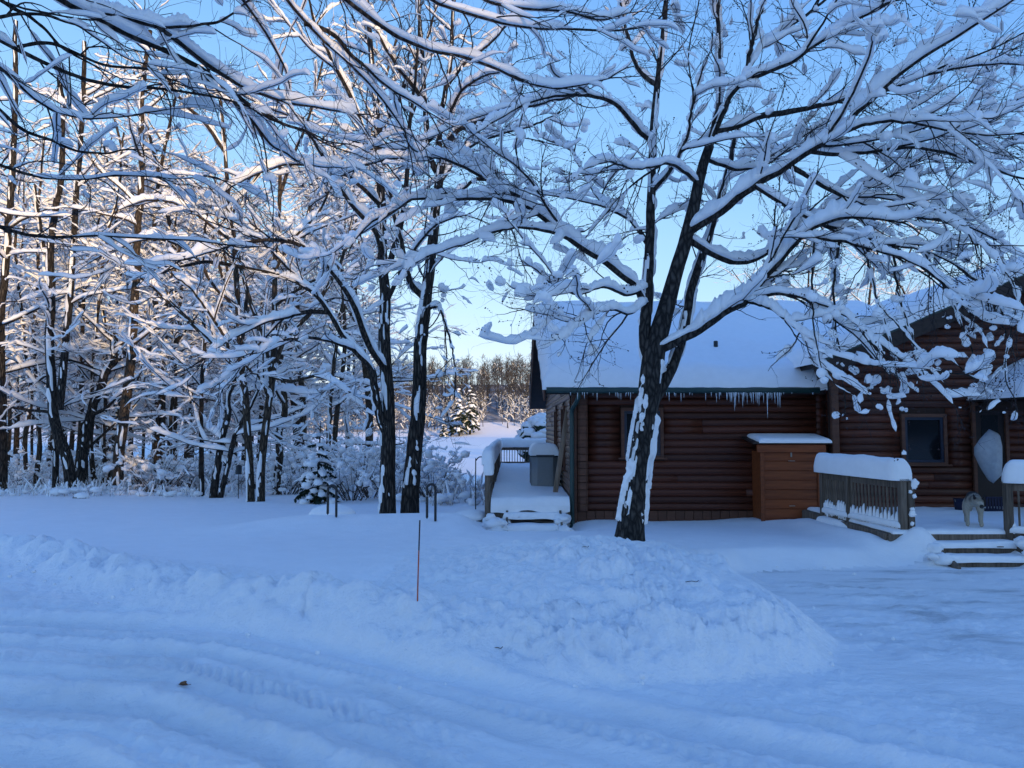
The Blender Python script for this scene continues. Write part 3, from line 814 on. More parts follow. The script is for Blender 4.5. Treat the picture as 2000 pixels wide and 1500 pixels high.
# flood lights under the peak
lt = thing('flood_light', 'dark twin flood light under the right gable peak', 'light', P(1946, 605, YG - .1))
b0 = P(1946, 605, YG - .1)
mb = MB(); box(mb, b0[0] - .06, b0[0] + .06, YG - .12, YG - .05, b0[2] - .05, b0[2] + .06); mb.build('bracket', M['black'], lt, False)
for sx in (-1, 1):
    mb = MB(); tubes(mb, np.array([[(b0[0] + sx * .05, YG - .12, b0[2] - .02), (b0[0] + sx * .08, YG - .17, b0[2] - .05), (b0[0] + sx * .10, YG - .21, b0[2] - .08), (b0[0] + sx * .12, YG - .26, b0[2] - .11)]]), np.array([[.02, .035, .055, .06]]), 12); mb.build('lamp_head', M['black'], lt)
# vent pipe on the left roof
vy = 15.3; vp = P(1398, 676, vy)
mb = MB(); tubes(mb, np.array([[(vp[0], vy, vp[2] - .5), (vp[0], vy, vp[2] - .1), (vp[0], vy, vp[2] + .10), (vp[0], vy, vp[2] + .11)]]), np.array([[.045, .045, .045, .03]]), 14)
mb.build('vent_pipe', M['black'], roof_l)

# porch roof over the door
porch = thing('porch_roof', 'snow covered hipped porch roof with dark beam over the door', 'porch roof', (9, 12.4, 1.95))
px0 = P(1912, 795, YG - .1)[0]; pz = P(1912, 803, YG - .1)[2]; PF = 12.2
mb = MB(); beam(mb, (px0, PF, pz + .08), (12.2, PF, pz + .08), .12, .17); beam(mb, (px0 + .06, PF + .07, pz + .08), (px0 + .06, YG - .06, pz + .08), .12, .17); mb.build('beam', M['fascia'], porch, False)
mb = MB(); a = np.array
prism(mb, [(px0 - .15, PF - .15, pz + .17), (12.4, PF - .15, pz + .17), (12.4, YG - .06, pz + .17), (px0 - .15, YG - .06, pz + .17)], (0, 0, 0), (0, 0, .04)); mb.build('soffit', M['fascia'], porch, False)
gx = np.linspace(0, 1, 44); gy = np.linspace(0, 1, 30)
uu, vv = np.meshgrid(gx, gy, indexing='ij')
xx = px0 - .2 + uu * (12.5 - px0 + .2); yy = PF - .2 + vv * (YG - .06 - (PF - .2))
dd = np.minimum(np.minimum(xx - (px0 - .2), 12.5 - xx), (yy - (PF - .2)) * 1.0)
zz = pz + .20 + np.minimum(dd * .50, .9) + .24 * np.sqrt(np.clip(1 - np.clip(1 - dd / .3, 0, 1) ** 2, 0, 1)) + .04 * (fbm(xx * 1.5, yy * 1.5, 121, 3) - .5)
zz = np.where(dd < 1e-4, pz + .20, zz)
mb = MB(); k = np.arange(43)[:, None] * 30; j = np.arange(29)[None]
mb.add(np.stack([xx, yy, zz], -1), np.stack([k + j, k + 30 + j, k + 31 + j, k + j + 1], -1).reshape(-1, 4)); mb.build('porch_snow', M['snow'], porch)
mb = MB(); beam(mb, (px0 + .10, PF + .05, Z0), (px0 + .10, PF + .05, pz), .11, .11, (0, 1, 0)); 
# door in the shade of the porch
mb = MB(); x0, x1, z0, z1 = DOOR
for (a_, b_, c_, d_) in ((x0 - .06, x0, z0, z1), (x1, x1 + .06, z0, z1), (x0 - .06, x1 + .06, z1 + .001, z1 + .06)): box(mb, a_, b_, YG - .07, YG + .01, c_, d_)
df = mb.build('door_frame', M['trim'], cabin, False)
mb = MB(); box(mb, x0 + .003, x1 - .003, YG - .03, YG - .005, z0, z1 - .003); dr = mb.build('door', M['door'], cabin, False)
mb = MB(); box(mb, x0 + .12, x1 - .12, YG - .036, YG - .031, 1.0, z1 - .18); mb.build('pane', M['glass'], dr, False)
mb = MB(); tubes(mb, np.array([[(x0 + .07, YG - .03, .98), (x0 + .07, YG - .07, .98), (x0 + .07, YG - .09, .98)]]), np.array([[.012, .018, .025]]), 8); mb.build('handle', M['brass'], dr)

# ------------------------------------------------------------------ cedar cabinet against the wall
CY = 13.55
x0, x1 = P(1484, 900, CY)[0], P(1603, 900, CY)[0]
zt = P(1540, 882, CY)[2]; zb = -.4
shed = thing('storage_cabinet', 'orange cedar storage cabinet with sloped snowy lid against the log wall', 'cabinet', ((x0 + x1) / 2, CY + .3, zb))
mb = MB(); box(mb, x0 + .05, x1 - .05, CY + .03, YF - .05, zb, zt); body = mb.build('body', M['cedar'], shed, False)
for xa in (x0 + .035, x1 - .035):
    mb = MB(); beam(mb, (xa, CY - .01, zb), (xa, CY - .01, zt), .07, .05, (0, 1, 0)); mb.build('corner_board', M['cedar'], body, False)
n = 9; hb = (zt - zb) / n
pb = MB(); beam(pb, (0, 0, 0), (1, 0, 0), .03, hb - .004, (0, 0, 1), .25); pbm = pb.mesh('plank', M['cedar'], False)
for k in range(n):
    o = link('plank', pbm, body); o.location = (x0 + .072, CY + .012, zb + hb * (k + .5)); o.scale = (x1 - x0 - .144, 1, 1)
mb = MB(); beam(mb, (x0 - .07, CY - .06, zt + .06), (x1 + .07, CY - .06, zt + .06), .04, .14); mb.build('lid_trim', M['cedar'], shed, False)
lidz = zt + .14
mb = MB(); prism(mb, [(x0 - .16, CY - .14, lidz), (x1 + .16, CY - .14, lidz), (x1 + .16, YF - .07, lidz + .10), (x0 - .16, YF - .07, lidz + .10)], (0, 0, 0), (0, 0, .035)); lid = mb.build('lid', M['fascia'], shed, False)
mb = MB(); snow_slab(mb, (x0 - .06, CY - .15, lidz + .035), (x1 - x0 + .22, 0, 0), (0, YF - CY + .05, .10), .06, 30, 12, 131, .10, .012); mb.build('lid_snow', M['snow'], lid)
hx = P(1545, 900, CY)
mb = MB(); tubes(mb, np.array([crspline([(hx[0] - .05, CY - .01, hx[2]), (hx[0] - .045, CY - .05, hx[2]), (hx[0] + .045, CY - .05, hx[2]), (hx[0] + .05, CY - .01, hx[2])], 12)]), np.full((1, 12), .006), 6); mb.build('handle', M['brass'], shed)
mb = MB(); box(mb, hx[0] - .012, hx[0] + .012, CY - .022, CY - .004, hx[2] + .07, hx[2] + .15); mb.build('latch', M['brass'], shed, False)
mb = MB(); box(mb, hx[0] - .05, hx[0] + .05, CY - .02, CY - .004, P(1545, 988, CY)[2] - .006, P(1545, 988, CY)[2] + .006); mb.build('handle', M['brass'], shed, False)

# ------------------------------------------------------------------ front deck, steps and railings
DZ = float(P(1800, 1040, 10.6)[2])
XD0, XD1 = 5.32, 9.6
deck = thing('porch_deck', 'low snow covered wooden deck in front of the cabin door', 'deck', (7.4, 12, DZ))
mb = MB(); 
for k in range(int((YG - 10.55) / .145)):
    y = 10.55 + .145 * k; 
    o_ = None
    bb = MB(); beam(bb, (XD0, y + .07, DZ - .02), (XD1, y + .07, DZ - .02), .138, .038); bb.build('plank', M['grey_wood'], deck, False)
mb = MB(); beam(mb, (XD0, 10.52, DZ - .12), (XD1, 10.52, DZ - .12), .04, .22); beam(mb, (XD0 - .02, 10.55, DZ - .14), (XD0 - .02, YG - .06, DZ - .14), .04, .26); mb.build('rim_board', M['grey_wood'], deck, False)
mb = MB(); snow_slab(mb, (XD0 + .05, 10.5, DZ + .005), (XD1 - XD0 - .1, 0, 0), (0, YG - 10.56, 0), .045, 70, 50, 141, .10, .022, (1, 1, 1, 0), fr=5); mb.build('deck_snow', M['snow'], deck)
sx0, sx1 = P(1812, 1050, 10.4)[0], P(1972, 1050, 10.4)[0]
steps = thing('wooden_steps', 'three snowy wooden steps up to the dog on the porch deck', 'steps', ((sx0 + sx1) / 2, 10.2, DZ - .4))
hs = .135
for k in range(1, 3):
    y = 10.52 - .29 * k; z = DZ - hs * k
    mb = MB(); beam(mb, (sx0 - .02 + .02 * k, y + .15, z - .02), (sx1 + .0 * k, y + .15, z - .02), .28, .04); tr = mb.build('tread', M['grey_wood'], steps, False)
    mb = MB(); snow_slab(mb, (sx0 - .03 + .02 * k, y - .0, z), (sx1 - sx0 + .04, 0, 0), (0, .29, 0), .05, 44, 8, 150 + k, .05, .025, (1, 1, 1, 0), .02, fr=6); mb.build('tread_snow', M['snow'], tr)
    mb = MB(); beam(mb, (sx0 + .02, y + .05, z - .04 - hs * .45), (sx1 - .02, y + .05, z - .04 - hs * .45), .03, hs * .9); mb.build('riser', M['grey_wood'], steps, False)
for xx in (sx0 + .02, sx1 - .02):
    mb = MB(); prism(mb, [(xx, 10.5, DZ - .05), (xx, 9.75, DZ - hs * 2 - .05), (xx, 9.75, DZ - .6), (xx, 10.5, DZ - .6)], (0, 0, 0), (.04, 0, 0)); mb.build('stringer', M['grey_wood'], steps, False)
mb = MB(); q = np.array([(sx1 + rng.uniform(-.05, .2), 10.45 - rng.uniform(0, .6), DZ - rng.uniform(.05, .3)) for _ in range(9)] + [(sx0 + rng.uniform(-.22, .0), 10.3 - rng.uniform(0, .5), DZ - rng.uniform(.18, .36)) for _ in range(9)])
blobs(mb, q, rng.uniform(.05, .12, (18, 1)) * np.array([[1.1, 1, .7]]), rng, 9, 6); kind(mb.build('snow_clumps', M['snow'], steps), 'stuff')

BAL = MB(); beam(BAL, (0, 0, 0), (0, 0, 1), .026, .026, (0, 1, 0), .1); BALM = BAL.mesh('baluster', M['grey_wood'], False)
BALG = None
def railing(label, posts, zb, zt, cap, nb, capw=.34, snow=True, name='deck_railing', lowsnow=.16, balm=None, woodm=None):
    """posts: list of (x, y); zb rail bottom z, zt rail top z"""
    woodm = woodm or M['grey_wood']; balm = balm or BALM
    c = np.mean(np.array(posts), 0)
    t = thing(name, label, 'railing', (c[0], c[1], zb))
    p0, p1 = np.array(posts[0] + (0,)), np.array(posts[-1] + (0,))
    for (x, y) in posts:
        mb = MB(); beam(mb, (x, y, zb - .42), (x, y, zt - .02), .10, .10, (0, 1, 0)); mb.build('post', woodm, t, False)
    tx = norm(p1 - p0)
    a = p0 - tx * .06; b = p1 + tx * .06
    mb = MB(); beam(mb, a + [0, 0, zt], b + [0, 0, zt], .15, .04); mb.build('top_rail', woodm, t, False)
    for s_, (q0, q1) in enumerate(zip(posts[:-1], posts[1:])):
        q0 = np.array(q0 + (0,)); q1 = np.array(q1 + (0,)); d_ = norm(q1 - q0)
        mb = MB(); beam(mb, q0 + d_ * .052 + [0, 0, zt - .07], q1 - d_ * .052 + [0, 0, zt - .07], .04, .09); mb.build('rail', woodm, t, False)
        mb = MB(); beam(mb, q0 + d_ * .052 + [0, 0, zb + .06], q1 - d_ * .052 + [0, 0, zb + .06], .04, .09); br = mb.build('rail', woodm, t, False)
        n = nb[s_]; L = np.linalg.norm(q1 - q0)
        cs = []
        for k in range(n):
            p = q0 + (q1 - q0) * (k + .8) / (n + .6)
            o = link('baluster', balm, t); bl = base_of(t)
            o.location = (p[0] - bl[0], p[1] - bl[1], zb + .105 - bl[2]); o.scale = (1, 1, zt - zb - .22); o.rotation_euler = (0, 0, math.atan2(d_[1], d_[0]))
        if lowsnow:
            for k in range(n + 1):
                p = q0 + (q1 - q0) * (k + .3) / (n + .6)
                cs.append([p[0], p[1], zb + .13 + rng.uniform(0, .03)])
            cs = np.array(cs); rr = np.stack([rng.uniform(.035, .055, len(cs)), rng.uniform(.035, .05, len(cs)), lowsnow * rng.uniform(.55, 1.15, len(cs))], -1)
            mb = MB(); blobs(mb, cs, rr, rng, 8, 6, .14); snow_cap(mb, q0 + [-.02, -.02, zb + .10], q1 + [-.02, -.02, zb + .10], .10, .07, 160 + s_, 30)
            kind(mb.build('rail_snow', M['snow'], br), 'stuff')
    if cap:
        mb = MB(); snow_cap(mb, a + [0, 0, zt + .02], b + [0, 0, zt + .02], capw, cap, int(abs(c[0]) * 100) + 7, 40, 15, .10, .16); mb.build('snow_cap', M['snow'], t)
    return t
ra_, rb_, rc_ = (P(1608, 960, 12.7)[0], 12.7), (P(1659, 960, 11.9)[0], 11.9), (P(1762, 960, 10.62)[0], 10.62)
RT = float(P(1762, 938, 10.62)[2])
rl = railing('brown wooden railing left of the porch steps under a thick loaf of snow', [ra_, rb_, rc_], DZ - .02, RT, .30, [11, 14], .36)
mb = MB(); beam(mb, (rc_[0] + .10, rc_[1] - .02, DZ - .4), (rc_[0] + .10, rc_[1] - .02, RT - .02), .09, .09, (0, 1, 0)); o_ = mb.build('post', M['grey_wood'], rl, False)
q = np.array([(rc_[0] + .10 + rng.uniform(-.04, .05), rc_[1] - .07, z) for z in (DZ + .05, DZ + .13, DZ + .27, DZ + .33, DZ + .52, DZ + .58, DZ + .66, DZ + .70)])
mb = MB(); blobs(mb, q, rng.uniform(.025, .06, (8, 1)) * np.array([[1, .6, 1]]), rng, 8, 6); kind(mb.build('post_snow', M['snow'], o_), 'stuff')
mb = MB(); snow_cap(mb, (ra_[0] - .10, ra_[1], DZ - .10), (rc_[0] - .10, rc_[1], DZ - .13), .14, .10, 171, 40); mb.build('ledge_snow', M['snow'], rl)
ra2 = (P(1968, 960, 10.5)[0], 10.5)
railing('wooden railing right of the porch steps cut by the picture edge', [ra2, (ra2[0] + 1.5, 9.75)], DZ - .06, RT - .02, .30, [10], .36)

# ------------------------------------------------------------------ things by the door
# kite shaped fabric bundle
K0 = 12.9
outl = [(1932, 838), (1948, 846), (1954, 868), (1954, 905), (1952, 932), (1940, 944), (1930, 938), (1917, 915), (1904, 888), (1904, 872), (1914, 856)]
q = np.array([P(x, y, K0) for x, y in outl]); c = q.mean(0)
mb = MB(); n = len(q); V = []
for s_, dy in ((.02, -.20), (.55, -.17), (.88, -.09), (1, 0), (.88, .07), (.4, .12)):
    for i in range(n):
        p = c + (q[i] - c) * s_; V.append((p[0], p[1] + dy + .03 * (vnoise(np.array([i * 1.7]), np.array([s_ * 3]), 3)[0] - .5), p[2]))
F = quads_grid(1, 6, n)
mb.add(V, F, F[:, ::-1][:0], [list(range(6 * n - 1, 5 * n - 1, -1))])
kb = mb.build('hanging_bundle', M['fabric']); tag(kb, 'pale grey kite shaped fabric bundle hanging beside the dark door', 'bundle')
for (pxx, py, col, lab, nm, w_, h_) in ((1876, 990, 'blue', 'small blue bucket behind the dog by the wall', 'bucket', .11, .2),):
    Yb = 13.1; b0 = P(pxx, 1003, Yb); b0[2] = DZ + .03
    t = thing(nm, lab, 'bucket', b0)
    K = 5; zz = np.array([0, .01, .1, .2, .21]) ; rr = np.array([.075, .085, .095, .105, .112])
    mb = MB(); tubes(mb, np.stack([np.full(5, b0[0]), np.full(5, b0[1]), b0[2] + zz], -1)[None], rr[None], 18); bk = mb.build('body', M[col], t)
    a = np.linspace(0, math.pi, 14); mb = MB(); tubes(mb, np.stack([b0[0] + .108 * np.cos(a), np.full(14, b0[1] - .03), b0[2] + .2 - .09 * np.sin(a)], -1)[None], np.full((1, 14), .004), 5); mb.build('handle', M['brass'], t)
b0 = P(1938, 985, 13.0); b0[2] = DZ + .03
t = thing('plastic_crate', 'dark blue slatted plastic crate on the deck right of the dog', 'crate', b0)
mb = MB(); box(mb, b0[0] - .16, b0[0] + .16, 12.9, 13.2, b0[2], b0[2] + .03); mb.build('base', M['blue'], t, False)
sm = MB(); box(sm, -.016, .016, -.008, .008, 0, .2); smm = sm.mesh('slat', M['blue'], False)
for k in range(7):
    o = link('slat', smm, t); o.location = (-.15 + .05 * k, -.09, .031)
mb = MB(); box(mb, b0[0] - .17, b0[0] + .17, 12.895, 12.92, b0[2] + .232, b0[2] + .26); mb.build('rim', M['blue'], t, False)

# ------------------------------------------------------------------ lakeside deck on the left end
LZ = float(P(1040, 985, 14.0)[2])
LX0, LX1, LY0, LY1 = -.46, XL - .06, 13.95, 27.0
ld = thing('lake_deck', 'long snow covered deck beside the left end of the cabin', 'deck', (.3, 20, LZ))
y = LY0
pk = MB(); beam(pk, (0, 0, 0), (1, 0, 0), .138, .038); pkm = pk.mesh('plank', M['grey_wood'], False)
while y < LY0 + 4:
    o = link('plank', pkm, ld); bl = base_of(ld); o.location = (LX0 - bl[0], y + .07 - bl[1], LZ - .02 - bl[2]); o.scale = (LX1 - LX0, 1, 1); y += .145
mb = MB(); box(mb, LX0, LX1, y, LY1, LZ - .04, LZ); mb.build('floor', M['grey_wood'], ld, False)
mb = MB(); beam(mb, (LX0, LY0 - .02, LZ - .13), (LX1, LY0 - .02, LZ - .13), .04, .2); beam(mb, (LX0, LY0, LZ - .14), (LX0, LY1, LZ - .14), .04, .24); beam(mb, (LX0, LY1, LZ - .14), (LX1, LY1, LZ - .14), .04, .24); mb.build('rim_board', M['grey_wood'], ld, False)
mb = MB()
for yy in (16.5, 20, 23.5, 26.9): beam(mb, (LX0 + .05, yy, -2.2), (LX0 + .05, yy, LZ - .04), .14, .14, (0, 1, 0))
mb.build('support', M['grey_wood'], ld, False)
mb = MB(); snow_slab(mb, (LX0 + .07, LY0 - .13, LZ + .002), (LX1 - LX0 - .08, 0, 0), (0, LY1 - LY0 + .05, 0), .15, 40, 90, 181, .18, .05, (0, 0, 1, 0), .13); mb.build('deck_snow', M['snow'], ld)
LT = float(P(1010, 873, LY1)[2])
railing('far railing of the lakeside deck with dark balusters before the bright lake', [(LX0, LY1), (XL + .2, LY1)], LZ + .10, LT, .30, [18], .32, lowsnow=0)
railing('side railing of the lakeside deck with snow drooping over its near post', [(LX0, LY0), (LX0, LY0 + 3.2), (LX0, LY0 + 6.5), (LX0, LY0 + 9.8), (LX0, LY1 - .15)], LZ + .10, LT, .30, [0, 20, 20, 18], .24, lowsnow=0)
mb = MB(); snow_cap(mb, (LX0 + .02, LY0 - .12, LT - .16), (LX0 + .02, LY0 + .5, LT - .02), .20, .36, 191, 20, 13, .14, .14); o_ = mb.build('snow_clump', M['snow']); tag(o_, 'clump of snow sagging over the near post of the lakeside deck', 'snow clump')
s0, s1 = P(988, 1000, 13.6)[0], P(1098, 1000, 13.6)[0]
st2 = thing('wooden_steps', 'snow buried wooden steps up to the lakeside deck left of the cabin', 'steps', ((s0 + s1) / 2, 13.5, LZ - .4))
hs = .19
for k in range(1, 3):
    yk = LY0 - .30 * k; z = LZ - hs * k
    mb = MB(); beam(mb, (s0 + .05 - .05 * k, yk + .14, z - .02), (s1, yk + .14, z - .02), .28, .04); tr = mb.build('tread', M['grey_wood'], st2, False)
    mb = MB(); snow_slab(mb, (s0 - .05 * k, yk - .01, z), (s1 - s0 + .03, 0, 0), (0, .31, 0), .075, 44, 8, 200 + k, .06, .025, (1, 1, 1, 0), .03, fr=5); mb.build('tread_snow', M['snow'], tr)
for xx in (s0, s1 - .04):
    mb = MB(); prism(mb, [(xx, LY0 - .03, LZ - .04), (xx, LY0 - .75, LZ - hs * 2 - .05), (xx, LY0 - .75, LZ - .7), (xx, LY0 - .03, LZ - .7)], (0, 0, 0), (.04, 0, 0)); mb.build('stringer', M['grey_wood'], st2, False)
q = np.array([(s0 + rng.uniform(-.3, -.02), 13.9 - rng.uniform(0, .7), LZ - rng.uniform(.16, .42)) for _ in range(14)] + [(s1 + rng.uniform(-.06, .10), 13.75 - rng.uniform(0, .7), LZ - rng.uniform(.2, .45)) for _ in range(10)])
mb = MB(); blobs(mb, q, rng.uniform(.07, .16, (24, 1)) * np.array([[1.1, 1, .7]]), rng, 9, 6); kind(mb.build('snow_clumps', M['snow'], st2), 'stuff')

# deck box
bx0, bx1, by0, by1 = P(1038, 950, 16.2)[0], 1.03, 16.2, 17.9
bz = LZ + .02; bt = float(P(1060, 893, 16.2)[2])
db = thing('deck_box', 'grey panelled plastic storage box heaped with snow on the lakeside deck', 'storage box', ((bx0 + bx1) / 2, 16.9, bz))
c = .13
oct_ = [(bx0 + c, by0), (bx1 - c, by0), (bx1, by0 + c), (bx1, by1 - c), (bx1 - c, by1), (bx0 + c, by1), (bx0, by1 - c), (bx0, by0 + c)]
mb = MB(); prism(mb, [(x, y, bz) for x, y in oct_], (0, 0, 0), (0, 0, bt - bz)); bd = mb.build('body', M['plastic'], db, False)
def panel(a, b, z0_, z1_, mt, nm):
    a = np.array(a); b = np.array(b); t_ = (b - a) / np.linalg.norm(b - a); nrm = np.array([t_[1], -t_[0]])
    mb = MB()
    prism(mb, [(a[0], a[1], z0_), (b[0], b[1], z0_), (b[0], b[1], z1_), (a[0], a[1], z1_)], (0, 0, 0), (nrm[0] * .014, nrm[1] * .014, 0)); mb.build(nm, mt, bd, False)
xm = (bx0 + bx1) / 2
panel((bx0 + c + .03, by0), (bx1 - c - .03, by0), bz + .08, bz + .42, M['plastic'], 'panel')
panel((bx0 + c + .03, by0), (bx1 - c - .03, by0), bz + .48, bt - .09, M['plastic'], 'panel')
panel((bx0, by0 + c + .04), (bx0, by0 + .78), bz + .08, bz + .42, M['plastic'], 'panel'); panel((bx0, by0 + c + .04), (bx0, by0 + .78), bz + .48, bt - .09, M['plastic'], 'panel')
mb = MB(); ex = .03; prism(mb, [((x - xm) * 1.08 + xm, (y - 17.05) * 1.04 + 17.05, bt) for x, y in oct_], (0, 0, 0), (0, 0, .05)); ldd = mb.build('lid', M['plastic_dark'], db, False)
mb = MB(); snow_slab(mb, (bx0 - .03, by0 - .03, bt + .05), (bx1 - bx0 + .04, 0, 0), (0, by1 - by0 + .05, 0), .24, 16, 24, 211, .2, .04); mb.build('lid_snow', M['snow'], ldd)
mb = MB(); beam(mb, P(1083, 972, 14.9), P(1109, 800, 15.05), .10, .04, (0, 1, 0)); o_ = mb.build('plank', M['pale_wood']); tag(o_, 'weathered plank leaning on the cabin wall by the downspout', 'plank')
# snow laden round evergreen past the far corner
def snowy_ball(c, r, label, seed):
    rg = np.random.default_rng(seed); t = thing('evergreen_shrub', label, 'shrub', (c[0], c[1], c[2] - r))
    n = 260; d_ = norm(rg.normal(size=(n, 3))); pp = np.array(c) + d_ * r * rg.uniform(.75, 1.0, (n, 1))
    mb = MB(); blobs(mb, pp[:90], np.full((90, 3), r * .2) * rg.uniform(.7, 1.3, (90, 1)), rg, 6, 4, .4); mb.build('foliage', M['needle'], t)
    u = pp[pp[:, 2] > c[2] - r * .4][:120]; mb = MB(); blobs(mb, u + [0, 0, r * .1], np.stack([rg.uniform(.2, .34, len(u)) * r] * 2 + [rg.uniform(.14, .22, len(u)) * r], -1), rg, 8, 5, .2); kind(mb.build('snow', M['snow'], t), 'stuff')
b0 = P(1052, 862, 29.5); snowy_ball((b0[0] + .2, 29.5, b0[2] - .1), 1.0, 'round shrub mounded with snow past the far end of the cabin', 3)
# ------------------------------------------------------------------ tree growing
def plen(Pp):
    return np.linalg.norm(np.diff(Pp, axis=1), axis=2).sum(1)
def spawn(Pp, Rr, rng, per_m, t0=.15, t1=1.0, ang=(35, 65), flat=.7, nmin=1, upb=0.0):
    B, K, _ = Pp.shape
    L = plen(Pp)
    n = np.maximum((L * per_m + rng.random(B)).astype(int), nmin)
    ix = np.repeat(np.arange(B), n)
    t = t0 + (t1 - t0) * rng.random(len(ix)) ** .85
    f = t * (K - 1); i = np.minimum(f.astype(int), K - 2); w = (f - i)[:, None]
    pos = Pp[ix, i] * (1 - w) + Pp[ix, i + 1] * w
    tan = norm(Pp[ix, i + 1] - Pp[ix, i])
    r = Rr[ix, i] * (1 - w[:, 0]) + Rr[ix, i + 1] * w[:, 0]
    pr = rng.normal(size=pos.shape) * np.array([1, 1, flat]) + np.array([0, 0, upb])
    pr = norm(pr - (pr * tan).sum(1, keepdims=True) * tan)
    a = np.radians(rng.uniform(ang[0], ang[1], len(ix)))[:, None]
    return pos, norm(np.cos(a) * tan + np.sin(a) * pr), r, t, L[ix], ix
def grow(pos, d, L, K, rng, wander=.18, grav=0.0, tip=0.0):
    B = len(pos)
    out = np.empty((B, K, 3)); out[:, 0] = pos
    st = (L / (K - 1))[:, None]
    for k in range(1, K):
        d = norm(d + rng.normal(0, wander, d.shape) + np.array([0, 0, 1.0]) * (-grav + tip * (k / K) ** 1.5 * 2))
        out[:, k] = out[:, k - 1] + d * st
    return out
def taper(r0, K, r1f=.25, rmin=0.0):
    s = np.linspace(0, 1, K)[None]
    return np.maximum(r0[:, None] * (1 - (1 - r1f) * s), rmin)
def snow_on(mb, Pp, Rr, rng, h, wf=.5, gate=(.35, .55), n=7, K2=None, hmax=None, steep=.86, freq=2.6, ends=.06, seed=0, jt=.32):
    """snow lying along the upper side of the branches; breaks up into separate loads"""
    if len(Pp) == 0: return mb
    if K2: Pp, Rr = resample(Pp, Rr, K2)
    B, K, _ = Pp.shape
    T, S, U = frames(Pp)
    sl = np.concatenate([np.zeros((B, 1)), np.cumsum(np.linalg.norm(np.diff(Pp, axis=1), axis=2), 1)], 1)
    off = (rng.random(B) * 900)[:, None]
    q = np.sqrt(np.clip(1 - T[..., 2] ** 2, 0, 1))
    load = sstep(math.sqrt(max(0, 1 - steep ** 2)), math.sqrt(max(0, 1 - (steep - .3) ** 2)), q)
    g = sstep(gate[0], gate[1], vnoise(sl * freq * .45 + off, off * .37, seed + 3))
    lump = .42 + .75 * vnoise(sl * freq * 1.6 + off, off * .91 + 3, seed + 4) + .5 * vnoise(sl * freq * 4.3 + off, off * .51 + 7, seed + 6)
    s = np.linspace(0, 1, K)[None]
    e = np.sqrt(np.clip(np.minimum(s, 1 - s) / ends, 0, 1)) if ends else 1
    H = h * load * g * lump * e
    if hmax is not None: H = np.minimum(H, hmax)
    on = np.clip(H / (h * .12), 0, 1)
    W = (Rr * 1.05 + wf * H) * on
    a = np.arange(n) * 2 * math.pi / n + .4
    ca, sa = np.cos(a), np.sin(a)
    side = norm(S * np.array([1, 1, 0]))
    bad = np.linalg.norm(S[..., :2], axis=-1) < .2
    side = np.where(bad[..., None], S, side)
    up = np.array([0, 0, 1.0])
    jit = 1 - jt / 2 + jt * rng.random((B, K, n))
    cx = W[..., None] * ca * jit
    cz = np.where(sa > 0, H[..., None] * sa * jit, (Rr * .35 * on)[..., None] * sa) + (Rr * .35 * on)[..., None]
    V = Pp[:, :, None] + side[:, :, None] * cx[..., None] + up * cz[..., None]
    mb.add(V, quads_grid(B, K, n))
    return mb
def limb(pts, Y0, Y1, r0, r1, K=26, rng=None, jit=.5, bow=0.0, pw=1.0):
    """limb through photograph pixels, Y0..Y1 metres ahead; r in photo pixels"""
    n = len(pts); d = np.concatenate([[0], np.cumsum([math.hypot(b[0] - a[0], b[1] - a[1]) for a, b in zip(pts[:-1], pts[1:])])]); d /= d[-1]
    Ys = Y0 + (Y1 - Y0) * d ** pw + bow * np.sin(d * math.pi)
    W = np.array([P(x, y, Y) for (x, y), Y in zip(pts, Ys)])
    W = crspline(W, K, jit * .01, rng)
    s = np.linspace(0, 1, K)
    Yk = W[:, 1]
    return W, (r0 + (r1 - r0) * s ** .8) * Yk / FPX
def proj(W):
    d = W - np.array([0, 0, EYE]); z = d @ _fw
    return np.stack([1000 + FPX * d[:, 0] / z, 750 - FPX * (d @ _up) / z], -1)
def snap(pts, y0, pool, far=80):
    """start a limb on the wood nearest to its first point"""
    if not pool: return pts, y0
    A = np.concatenate([crspline(w[::3], 60) for w, r in pool]); q = proj(A)
    k = np.argmin(np.hypot(q[:, 0] - pts[0][0], q[:, 1] - pts[0][1]))
    if np.hypot(q[k, 0] - pts[0][0], q[k, 1] - pts[0][1]) > far: return pts, y0
    return [tuple(q[k])] + list(pts[1:]), float(A[k, 1])
def wobble_r(Rr, rng, a=.06):
    return Rr * (1 + rng.normal(0, a, Rr.shape))

